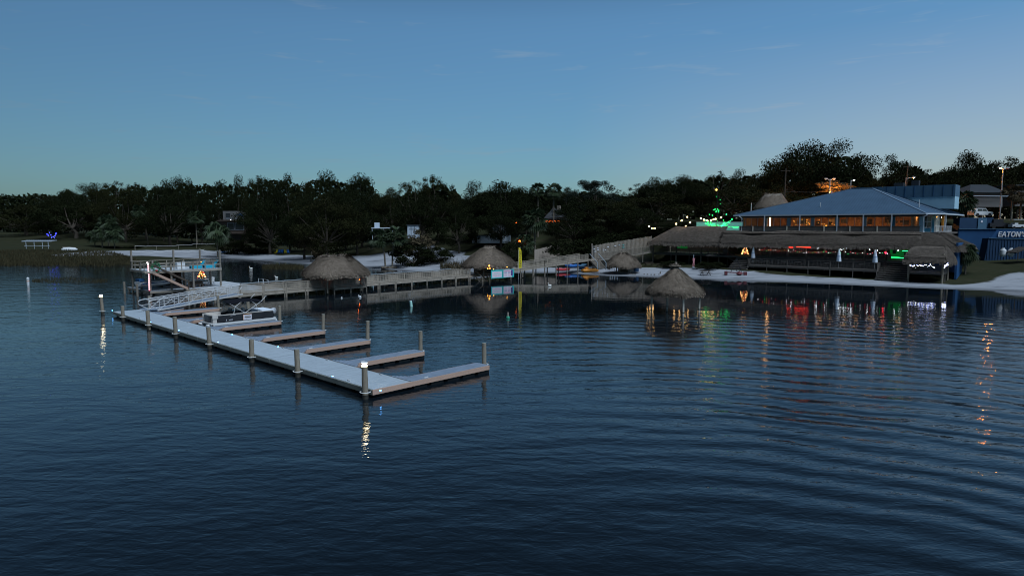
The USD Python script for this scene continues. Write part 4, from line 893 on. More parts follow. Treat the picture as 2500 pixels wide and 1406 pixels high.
# --- bar deck under the thatch and the lower seating deck
F2, F1 = 3.40, 1.98
bx0, bx1 = SX(1838, 3.2), SX(2168, 3.2)
lx0, lx1 = SX(1828, 0), SX(2146, 0)
rs.part('bar_floor', MB().box((-5, 8.2, F2 - .16), (27 + 8, 10, .3)), 'deck_wood'); rs.part('bar_back_wall', MB().box((-1.5, 12.4, 5.6), (32, .2, 4.2)), 'brown_wood')
rs.part('bar_ceiling', MB().box((-4, 9, 7.6), (34, 5.5, .1)), 'brown_wood')
def rrail(a, b, z, **k): railing(rs, rw(*a, z), rw(*b, z), wood='deck_wood', **k)
rrail((bx0, 3.2), (bx1, 3.2), F2, post=3.2, down=2.6, h=1.15); rrail((bx0, 3.2), (bx0, 7.5), F2); rrail((bx1, 3.2), (bx1, 6), F2)
rs.part('bar_beam', MB().box(((bx0 + bx1) / 2, 3.15, F2 - .2), (bx1 - bx0, .08, .34)), 'deck_wood')
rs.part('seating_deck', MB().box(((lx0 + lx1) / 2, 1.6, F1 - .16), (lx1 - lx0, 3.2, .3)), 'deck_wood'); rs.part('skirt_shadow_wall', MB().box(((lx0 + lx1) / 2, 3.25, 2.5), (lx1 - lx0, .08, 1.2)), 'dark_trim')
rrail((lx0, 0), (lx1, 0), F1, post=3.4, down=1.8, h=1.12); rrail((lx0, 0), (lx0, 3.1), F1); rrail((lx1, 0), (lx1, 3.1), F1)
rs.part('seating_beam', MB().box(((lx0 + lx1) / 2, -.02, F1 - .2), (lx1 - lx0, .08, .3)), 'deck_wood')
for x in np.linspace(bx0 + .2, bx1 - .2, 8): rs.part('bar_post', MB().tube([(x, 3.5, .2), (x, 3.5, 6.3)], .13, 8), 'piling_wood')
# left wing of the bar deck
wx_0, wx_1 = SX(1597, 6), SX(1779, 6)
rs.part('wing_floor', MB().box(((wx_0 + wx_1) / 2, 9.5, F2 - .16), (wx_1 - wx_0, 7, .3)), 'deck_wood'); rs.part('wing_back_wall', MB().box(((wx_0 + wx_1) / 2 - 1, 13, 5.4), (wx_1 - wx_0, .2, 4)), 'brown_wood')
rrail((wx_0, 6), (wx_1, 6), F2, post=4.2, down=3.2, h=1.1); rs.part('wing_beam', MB().box(((wx_0 + wx_1) / 2, 5.95, F2 - .2), (wx_1 - wx_0, .08, .34)), 'deck_wood')
for px in (1595, 1652, 1713, 1757): rs.part('wing_post', MB().tube([(SX(px, 6.1), 6.15, .0), (SX(px, 6.1), 6.15, 6.4)], .17, 8), 'piling_wood')
rs.part('wing_post', MB().tube([(wx_0 + .3, 12.5, .5), (wx_0 + .3, 12.5, 6.4)], .17, 8), 'piling_wood')
rs.part('notice', MB().box((wx_1 - .5, 5.9, F2 + .75), (.9, .05, .7)), 'house_grey')
# stairs: from the wing down, and the wide flight to the sand
for k in range(9):
    s = k / 8; rs.part('stair_tread', MB().box((wx_1 + .2 + 3.2 * s, 5.6, F2 - 2.0 * s), (.42, 1.4, .06)), 'deck_wood')
for y in (4.9, 6.3): rs.part('stair_rail', MB().beam((wx_1, y, F2 + 1.05), (wx_1 + 3.4, y, F2 - .95), .08, .1).beam((wx_1, y, F2 - .1), (wx_1 + 3.4, y, F2 - 2.1), .06, .3), 'deck_wood')
pk = MB()
for k in range(1, 22): s = k / 22; pk.box((wx_1 + 3.4 * s, 4.9, F2 - 2.0 * s + .5), (.04, .04, 1.0))
rs.part('pickets', pk, 'deck_wood', kind='stuff')
sx0, sx1 = SX(1786, -.5), lx0 - .1
for k in range(9):
    rs.part('wide_step', MB().box(((sx0 + sx1) / 2, 3.0 - k * .62, F2 - .35 - k * .30), (sx1 - sx0 + .6, .66, .16)), 'deck_wood')
rs.part('step_post', MB().box((bx0 - .3, 3.6, 3.7), (.14, .14, 2.6)), 'deck_wood')
ex0, ex1 = lx1 + .15, SX(2222, -1.2)
for k in range(9):
    rs.part('wide_step', MB().box(((ex0 + ex1) / 2, 3.4 - k * .60, F2 - .35 - k * .30), (ex1 - ex0, .64, .16)), 'deck_wood')
# small corner deck with blue-white lights
qx0, qx1 = SX(2224, -1.2), SX(2308, -1.2)
rs.part('corner_deck', MB().box(((qx0 + qx1) / 2, 1.1, F1 - .16), (qx1 - qx0, 4.6, .3)), 'deck_wood')
rrail((qx0, -1.2), (qx1, -1.2), F1, post=4, down=1.6); rrail((qx1, -1.2), (qx1, 3.2), F1, down=1.6); rrail((qx0, -1.2), (qx0, .6), F1)
for q in ((qx0, -1.2), (qx1, -1.2), (qx1, 3.2)): rs.part('corner_post', MB().tube([(*q, .3), (*q, 4.9)], .15, 8), 'piling_wood')
rs.part('blue_end_wall', MB().box((18.3, 6.5, 3.6), (.3, 5.0, 5.6)).box((15.5, 8.8, 3.6), (5.6, .3, 5.6)), 'blue_wall')
# --- thatch: long front slope, higher left wing, right-hand return and the little roof over the corner deck
def slope(e0, e1, r0, r1, n, seed, sag=.25, bl=1.1, bw=.21, rough=1.0):
    """a thatched slope between an eave line and a ridge line"""
    g = np.random.default_rng(seed); e0, e1, r0, r1 = [V(*q) for q in (e0, e1, r0, r1)]
    def pos(s, r):
        s, r = np.asarray(s)[..., None], np.asarray(r)[..., None]; e = e0 + (e1 - e0) * s; t = r0 + (r1 - r0) * s; p = t + (e - t) * r
        w = (meshkit.noise(np.stack([s[..., 0] * np.linalg.norm(e1 - e0) * .35, r[..., 0] * 2.2, seed + 0 * r[..., 0]], -1)) - .5)
        p = p.copy(); p[..., 2] += .42 * np.sin(np.pi * r[..., 0]) * sag + w * .35; return p
    ns, nr = 30, 7; S, R = np.meshgrid(np.linspace(0, 1, ns), np.linspace(0, 1, nr)); vs = pos(S.ravel(), R.ravel()); q = [[j * ns + i, j * ns + i + 1, (j + 1) * ns + i + 1, (j + 1) * ns + i] for j in range(nr - 1) for i in range(ns - 1)]
    k = len(vs); lo = vs - [0, 0, .3]; rim = [[(nr - 1) * ns + i, (nr - 1) * ns + i + 1, k + (nr - 1) * ns + i + 1, k + (nr - 1) * ns + i] for i in range(ns - 1)] + [[j * ns + c, (j + 1) * ns + c, k + (j + 1) * ns + c, k + j * ns + c] for j in range(nr - 1) for c in (0, ns - 1)]
    shell = MB().add(np.vstack([vs, lo]), q + [[a + k for a in f[::-1]] for f in q] + rim)
    down = unit((e0 + e1 - r0 - r1) / 2); al = unit(e1 - e0); nr_ = unit(np.cross(al, down)); nr_ = nr_ if nr_[2] > 0 else -nr_; L = np.linalg.norm((e0 + e1 - r0 - r1) / 2)
    s, r = g.uniform(0, 1, n), g.uniform(0, 1, n); ln = bl * g.uniform(.6, 1.3, n); p0 = pos(s, r) + nr_ * g.uniform(.0, .06, n)[:, None]
    p1 = p0 + (down + al * g.normal(0, .14, n)[:, None]) * ln[:, None] + nr_ * g.uniform(.02, .2, n)[:, None] * rough
    over = np.maximum(r * L + ln - L, 0); p1[:, 2] -= over * .5; p1 -= np.outer(over * .45, down)
    b = MB(); b.add(*blades(p0, p1, bw * g.uniform(.6, 1.5, n), np.broadcast_to(al, (n, 3))))
    m = int(np.linalg.norm(e1 - e0) * 26); s = g.uniform(0, 1, m); p0 = pos(s, np.ones(m)) - down * g.uniform(0, .4, m)[:, None] + nr_ * .05; p1 = p0 + down * .25 - np.array([0, 0, 1]) * g.uniform(.25, .65, m)[:, None] + al * g.normal(0, .1, m)[:, None]
    b.add(*blades(p0, p1, bw * g.uniform(.6, 1.5, m), np.broadcast_to(al, (m, 3)))); return shell, b
thatch_defs = [
    ('long front slope of thatch', (SX(1762, 2.0), 2.0, 5.75), (13.6, 2.0, 5.75), (SX(1770, 9.2), 9.2, 8.05), (12.4, 9.2, 8.12), 15000),
    ('higher left wing of thatch', (-36.4, 4.9, 5.65), (-20.6, 4.9, 5.65), (-33.0, 10.6, 8.95), (-21.6, 10.6, 8.95), 7000),
    ('left end of thatch', (-37.0, 15.0, 5.65), (-36.4, 4.9, 5.65), (-33.4, 11.6, 8.95), (-33.0, 10.6, 8.95), 1800),
    ('corner fold of thatch', (13.4, 2.0, 5.75), (18.6, 3.6, 5.6), (12.3, 9.2, 8.1), (14.2, 10.2, 7.95), 4000),
    ('right-hand return of thatch', (18.5, 3.5, 5.6), (19.6, 13.0, 5.6), (14.2, 10.2, 7.95), (15.3, 15.0, 7.95), 4000),
    ('low thatch over the corner deck', (qx0 - .6, -2.1, 4.05), (qx1 + .5, -2.1, 4.0), (qx0 + .1, 1.8, 5.95), (qx1 - .3, 1.8, 5.95), 3600),
    ('right side of the low corner thatch', (qx1 + .5, -2.1, 4.0), (qx1 + .9, 3.6, 4.2), (qx1 - .3, 1.6, 5.95), (qx1 - .3, 2.4, 5.95), 1500)]
for k, (lab, e0, e1, r0, r1, n) in enumerate(thatch_defs):
    sh, bl_ = slope(e0, e1, r0, r1, n, 20 + k)
    tp = rs.part('thatch_roof', sh, 'thatch_under', label=lab); rs.part('thatch', bl_, 'thatch_old', parent=tp, kind='stuff')
# --- lights of the bar
neon = thing('neon_sign', 'bright red neon bar glowing under the middle of the long thatched eave', 'neon sign', AT(1962, 603.5, 113.5))
dv = np.r_[AX, 0]; neon.part('tube', MB().tube([-dv * 1.15, dv * 1.15], .055, 8), 'neon_red', w=False); neon.part('casing', MB().beam(-dv * 1.2 + V(BY[0] * .14, BY[1] * .14, 0), dv * 1.2 + V(BY[0] * .14, BY[1] * .14, 0), .08, .26), 'dark_trim')
neon2 = thing('neon_sign', 'dimmer red neon bar left of the bright one under the thatch', 'neon sign', AT(1931, 604, 114.5)); neon2.part('tube', MB().tube([-dv * .35, dv * .35], .04, 8), 'neon_red'); neon2.part('casing', MB().beam(-dv * .4 + V(BY[0] * .14, BY[1] * .14, 0), dv * .4 + V(BY[0] * .14, BY[1] * .14, 0), .08, .22), 'dark_trim')
def string(name, label, pts, mats, r, group=None, cat='string lights', sub=1):
    pts = [np.array(p, float) for p in pts]; t = thing(name, label, cat, pts[0] * [1, 1, 1])
    t.part('cable', MB().tube(pts, .012, 4), 'wire', w=True)
    g = np.random.default_rng(len(pts)); 
    for i, p in enumerate(pts): t.part('bulb', MB().ball(p - RZ * (r + .02), r * g.uniform(.8, 1.2), sub if r > .07 else 0), mats[i % len(mats)], w=True)
    return t
g = np.random.default_rng(77)
def run(px0, py0, px1, py1, t_, n, jit=.10):
    out = []
    for s in np.linspace(0, 1, n):
        px, py = px0 + (px1 - px0) * s, py0 + (py1 - py0) * s; x = SX(px, t_); p = rw(x, t_); Y = p[1]; q = AT(px, py, Y); out.append(q + V(0, 0, g.normal(0, jit)))
    return out
string('string_lights', 'string of red, white and green bulbs along the left half of the bar rail', run(1855, 609, 1990, 615, 3.1, 26), ['bulb_white', 'bulb_red', 'bulb_red', 'bulb_green', 'bulb_amber', 'bulb_red', 'bulb_white'], .036)
string('string_lights', 'string of red and white bulbs along the right half of the bar rail', run(1993, 615, 2166, 618, 3.1, 30), ['bulb_red', 'bulb_white', 'bulb_red', 'bulb_green', 'bulb_red', 'bulb_white', 'bulb_green'], .036)
string('string_lights', 'short run of white bulbs under the eave right of the middle parasol', run(2053, 607, 2087, 602.5, 4.0, 16, .16), ['bulb_white'], .06)
for k, (px, py, n_) in enumerate(((1883, 602, 4), (1938, 603, 6), (1998, 603, 5), (2018, 603, 7), (2124, 606, 5), (2139, 607, 6), (2192, 609, 6), (2206, 606, 5))):
    c = AT(px, py, rw(SX(px, 4), 4)[1]); t = thing('snowflake_light', f'white snowflake light hanging under the thatched eave, {ordn[k]} from the left', 'light', c, 0, 'white snowflake lights under the eave')
    t.part('hanger', MB().tube([(0, 0, 0), (0, 0, .5)], .01, 4), 'wire')
    for i in range(n_): t.part('bulb', MB().ball((g.normal(0, .13), g.normal(0, .05), g.normal(0, .22)), .045, 0), 'bulb_white')
string('string_lights', 'string of blue-white bulbs along the front rail of the corner deck', run(2219, 646, 2281, 648, -1.3, 20, .13), ['bulb_bluewhite', 'bulb_white'], .058)
string('string_lights', 'row of blue-white bulbs under the low corner thatch', run(2254, 636, 2290, 638, 3.4, 12, .05), ['bulb_bluewhite', 'bulb_bluewhite', 'bulb_white'], .055)
string('string_lights', 'string of blue-white bulbs along the right rail of the corner deck', [rw(qx1 + .05, y, F1 + 1.1 + g.normal(0, .14)) for y in np.linspace(-1.2, 3.2, 16)], ['bulb_bluewhite', 'bulb_white'], .06)
gs = thing('green_bar_front', 'green glowing bar back at the right end of the thatched bar', 'bar', AT(2203, 620, rw(SX(2203, 9), 9)[1]), RR)
gs.part('panel', MB().box((-.3, .1, .2), (3.2, .1, 2.2)), 'green_screen'); gs.part('bar_shelf', MB().box((-.3, -.02, .75), (3.2, .2, .07)).box((-1.2, -.02, .35), (.5, .2, .7)).box((.4, -.02, -.2), (.3, .2, .9)), 'dark_trim'); gs.part('counter', MB().box((0, -.6, -.9), (4.4, .8, .1)), 'brown_wood'); gs.part('light_strip', MB().box((-.4, -.2, -.62), (3.4, .05, .06)), 'bulb_green'); gs.part('light_strip', MB().box((.6, -.1, .55), (1.2, .05, .06)), 'bulb_green'); gs.part('menu_screen', MB().box((1.2, -.05, .35), (.9, .06, .6)), 'dark_trim')
gs2 = thing('green_bar_front', 'dim green glowing wall inside the left wing of the bar', 'bar', AT(1664, 597, rw(SX(1664, 10), 10)[1]), RR); gs2.part('panel', MB().box((0, .1, -.2), (2.6, .1, 1.3)), 'green_screen'); gs2.part('lamp', MB().box((1.2, -.1, .12), (.25, .05, .12)), 'bulb_green')
lit_tree('christmas_tree', 'christmas tree covered in amber lights at the left end of the bar', (lambda p: V(p[0], p[1], F2))(rw(SX(1821, 5), 5)), 2.15, .72, 120, ['bulb_amber', 'bulb_warm', 'bulb_amber', 'bulb_red'], 9, bulb=.027)
hl = thing('pendant_lights', 'small amber pendant cluster beside the bar christmas tree', 'light', AT(1839, 597.5, rw(SX(1839, 5), 5)[1])); 
for i in range(5): hl.part('bulb', MB().ball((-.4 + i * .2, 0, g.normal(0, .06)), .04, 0), 'bulb_amber')
hl.part('bar', MB().beam((-.45, 0, .15), (.45, 0, .15), .03, .03), 'wire')
rl = lamp_ball('red_lamp', 'large red lamp at the right end of the bar rail', AT(2162.5, 617.5, rw(SX(2162, 3), 3)[1]), .13, 'bulb_red')
# parasols
def parasol(px, py0, py1, t_, label, prt):
    p = rw(SX(px, t_), t_); a, b = AT(px, py0, p[1]), AT(px, py1, p[1]); h = a[2] - b[2]; t = thing('folded_parasol', label, 'parasol', V(b[0], b[1], F1)); z0 = b[2] - F1
    c = t.part('canopy', MB().lathe((0, 0, z0), [(.36, 0), (.40, .12), (.30, h * .45), (.17, h * .8), (.06, h), (0, h)], 10), 'umbrella', smooth=50)
    t.part('pole', MB().tube([(0, 0, 0), (0, 0, z0 + .1)], .04, 6), 'white_paint'); t.part('tie', MB().lathe((0, 0, z0 + h * .42), [(.33, 0), (.33, .08)], 10), 'umbrella_print', parent=c)
    if prt:
        for k in range(5): t.part('print', MB().box((-.17 + .03 * k, -.36 + .028 * k, z0 + .2 + .2 * k), (.16, .02, .11), .5), 'umbrella_print', parent=c)
parasol(1838.5, 603, 630, 1.6, 'folded white parasol at the left end of the lower seating deck', False)
parasol(2047.5, 608, 639, .9, 'folded white parasol with blue print in the middle of the lower deck', True)
parasol(2136, 610.5, 641, .9, 'folded white parasol at the right end of the lower seating deck', True)
# seats on the lower deck
cst = pattern('deck_chair_set')
cst.part('table_top', MB().box((0, 0, .74), (.9, .9, .05)), 'house_grey'); cst.part('table_leg', MB().box((0, 0, .36), (.1, .1, .72)), 'dark_trim')
for k, (x, y) in enumerate(((-.8, 0), (.8, 0))):
    cst.part('chair_seat', MB().box((x, y, .44), (.45, .45, .05)), 'roof_grey'); cst.part('chair_back', MB().box((x * 1.25, y, .72), (.05, .45, .5)), 'roof_grey')
    for dx in (-.2, .2):
        for dy in (-.2, .2): cst.part('chair_leg', MB().box((x + dx, y + dy, .21), (.04, .04, .42)), 'roof_grey')
ordn2 = ['leftmost', 'second', 'third', 'fourth', 'fifth', 'rightmost']
for k, px in enumerate((1850, 1874, 1917, 1952, 2023, 2110)):
    p = rw(SX(px, 1.5), 1.5); copy(cst, 'table_with_chairs', f'grey table and two chairs on the lower seating deck, {ordn2[k]} from the left' if 0 < k < 5 else f'{ordn2[k]} grey table with two chairs on the lower seating deck', 'table set', V(p[0], p[1], F1), RR, group='table sets on the lower seating deck')

# ------------------------------------------------------------------ ramp, fence and stair left of the restaurant
fn = thing('ramp_fence', 'tall weathered board fence with small white signs along the ramp to the bar', 'fence', V(*frontD[4][:2], 0))
f0, f1 = AT(1445, 628, 128.5), AT(1594, 600, 141.5)
ftop = [AT(1445, 601, 128.5), AT(1511, 588.7, 134.6), AT(1592, 576.6, 141.3)]
nb = 74
for i in range(nb):
    s = (i + .5) / nb; px = 1446 + (1592 - 1446) * s; Y = 128.5 + 12.8 * s; yt = np.interp(px, [1446, 1511, 1592], [600.5, 588.7, 576.6]); a = AT(px, yt, Y); a[2] += RNG.normal(0, .04); base = gz(a[0], a[1])
    fn.part('board', MB().beam(V(a[0], a[1], min(base, a[2] - 2.2)), a, .17, .03, up=(AX[0], AX[1], 0)), 'pier_wood' if i > 2 else 'house_grey', w=True)
fn.part('end_post', MB().beam(AT(1445.5, 640, 128.3), AT(1445.5, 594.5, 128.3), .16, .16), 'house_tan', w=True)
for px, py, w_, h_, m_ in ((1451, 608, .45, .18, 'letter'), (1453.5, 614, .5, .16, 'letter'), (1459.5, 605.5, .5, .14, 'letter'), (1460, 610, .5, .2, 'letter'), (1472.5, 610.5, .12, .62, 'letter'), (1478, 610, .4, .16, 'letter'), (1484.5, 603, .45, .2, 'letter'),
                           (1502, 600.5, .6, .16, 'letter'), (1512, 597.5, .5, .1, 'house_white'), (1522, 598, .45, .16, 'teal'), (1522, 604, .6, .14, 'teal')):
    s = (px - 1446) / 146; q = AT(px, py, 128.5 + 12.8 * s - .12); dd = unit(V(*(ftop[2] - ftop[0])[:2], 0)); fn.part('sign', MB().beam(q - dd * w_ / 2, q + dd * w_ / 2, .03, h_), m_, w=True)
rp = thing('ramp', 'wooden ramp with railing rising from the boardwalk to the left wing of the bar', 'ramp', V(*frontD[4][:2], 0))
ra, rb = AT(1463, 633, 127.6), AT(1594, 613.5, 138.6); ra2, rb2 = ra + V(-.5, 1.4, 0), rb + V(-.5, 1.4, 0)
planks(rp, (ra, rb, rb2, ra2), None, 'deck_wood'); railing(rp, ra, rb, h=1.15, post=3.2, wood='pier_dark', down=2.0); rp.part('side_beam', MB().beam(ra - RZ * .16, rb - RZ * .16, .07, .28), 'pier_dark', w=True)
rp.part('landing', MB().add([*(frontD[4] - RZ * .02), *()] and [frontD[4] - RZ * .03, ra - RZ * .03, ra2 - RZ * .03, backD[4] - RZ * .03, frontD[4] - RZ * .2, ra - RZ * .2, ra2 - RZ * .2, backD[4] - RZ * .2], [[0, 1, 2, 3], [7, 6, 5, 4], [0, 4, 5, 1], [1, 5, 6, 2], [2, 6, 7, 3], [3, 7, 4, 0]]), 'pier_wood', w=True)
bs = thing('beach_stair', 'wooden stair with pale handrails from the boardwalk down to the sand', 'stair', V(*frontD[4][:2], 0))
ta, tb_ = frontD[4] + V(.3, -.1, 0), ra + V(-.2, -.2, 0); ft_, fo = W(1462, 656, .7), W(1479, 656, .65)
ft_, fo = AT(1459, 655, 121.5), AT(1479.5, 655, 121.0)
for k in range(10):
    s = (k + .5) / 10; a, b = ta + (ft_ - ta) * s, tb_ + (fo - tb_) * s; zz_k = ta[2] + (ft_[2] - ta[2]) * s; a[2] = b[2] = zz_k
    bs.part('tread', MB().beam(a, b, .36, .05), 'pier_wood', w=True)
for a, b in ((ta, ft_), (tb_, fo)): bs.part('handrail', MB().beam(a + RZ * 1.1, b + RZ * 1.0, .08, .1).beam(b - RZ * .2, b + RZ * 1.0, .1, .1), 'dock_board', w=True); bs.part('stringer', MB().beam(a - RZ * .1, b - RZ * .1, .06, .3), 'pier_dark', w=True)

# ------------------------------------------------------------------ trees and plants
def leaves(g, pos, size, flat=0.0):
    """one small four-cornered leaf clump at every position"""
    n = len(pos); a = unit(g.normal(0, 1, (n, 3))); b = unit(np.cross(a, g.normal(0, 1, (n, 3)))); s = size * g.uniform(.55, 1.4, n)[:, None]
    v = np.stack([pos - a * s * .5, pos + b * s * .32, pos + a * s * .5, pos - b * s * .32], 1).reshape(-1, 3); k = np.arange(n) * 4
    return v, np.c_[k, k + 1, k + 2, k + 3]
def make_tree(name, seed, zlow=.22, nclump=46, cr=(.11, .19), nleaf=15000, ls=.024, leaf='leaf_oak', wide=1.0, top=1.0, airy=0.0, fork=.3):
    """a tree one unit tall and one unit wide, to be scaled"""
    g = np.random.default_rng(seed); t = pattern(name); C = []
    while len(C) < nclump:
        d = unit(g.normal(0, 1, 3)); r = g.uniform(.35, 1) ** .5; c = d * r
        z = (zlow + 1) / 2 + c[2] * (1 - zlow) / 2; w = .5 * (.7 + .3 * min(1, (z - zlow + .12) / .25)); q_ = 1.25 * (1 - .25 * abs(c[2]))
        C.append((c[0] * w * q_ + g.normal(0, .02), c[1] * w * q_, zlow + (z - zlow) * .96 - .02 + g.normal(0, .02), g.uniform(*cr)))
    C = np.array(C); wt = C[:, 3] ** 2; pick = g.choice(len(C), nleaf, p=wt / wt.sum()); d = unit(g.normal(0, 1, (nleaf, 3))) * (g.uniform(0, 1, nleaf) ** (.45 + airy))[:, None]
    P = C[pick, :3] + d * C[pick, 3:4] * [1.15, 1.15, .62]
    t.part('crown', MB().add(*leaves(g, P, ls)), leaf)
    m = MB(); fz = fork; m.tube([(0, 0, -.06), (.01, 0, fz * .5), (g.normal(0, .02), g.normal(0, .02), fz)], [.034, .026, .02], 7); top_ = m.v[-1][-1]
    for c in C[g.choice(len(C), min(16, len(C)), False)]:
        mid = (top_ + c[:3]) / 2 + g.normal(0, .025, 3) + [0, 0, -.02]; m.tube([top_ - [0, 0, g.uniform(0, .1)], mid, c[:3]], [.013, .008, .003], 5)
    t.part('trunk', m, 'bark'); return t
KIND = {
    'oak0': make_tree('live_oak_a', 1), 'oak1': make_tree('live_oak_b', 2, zlow=.18, nclump=60, cr=(.09, .165)), 'oak2': make_tree('live_oak_c', 3, zlow=.25, nclump=38, cr=(.13, .21)),
    'oak3': make_tree('olive_oak', 4, leaf='leaf_olive', zlow=.15), 'airy0': make_tree('airy_tree', 5, zlow=.25, nclump=52, cr=(.06, .12), nleaf=8000, ls=.021, airy=.3, leaf='leaf_olive'),
    'airy1': make_tree('thin_tree', 6, zlow=.2, nclump=44, cr=(.05, .10), nleaf=4600, ls=.020, airy=.4), 'pine': make_tree('dark_cedar', 8, zlow=.15, nclump=44, cr=(.07, .14), nleaf=14000, leaf='leaf_pine', ls=.022, top=.8),
    'shrub': make_tree('round_shrub', 9, zlow=.02, nclump=40, cr=(.12, .2), nleaf=5200, ls=.05, leaf='leaf_oak', fork=.12), 'scrub': make_tree('pale_scrub', 10, zlow=.02, nclump=30, cr=(.08, .16), nleaf=2600, ls=.05, leaf='leaf_dry', airy=.3, fork=.12),
    'lit': make_tree('lamplit_tree', 12, zlow=.1, nclump=44, nleaf=5200, ls=.04, leaf='leaf_dry')}
def tree(kind, px, ytop, wpx, Y, label, group=None, name='tree', base=None):
    p = AT(px, ytop, Y); z0 = gz(p[0], p[1]) if base is None else base; h = p[2] - z0; w = wpx * Y / FPX * 1.18
    return copy(KIND[kind], name, label, 'tree' if 'shrub' not in name else 'shrub', V(p[0], p[1], z0 - .1), random.uniform(0, 6.28), (w, w, h + .1), group)
FW = 'trees of the dark wood along the left shore'
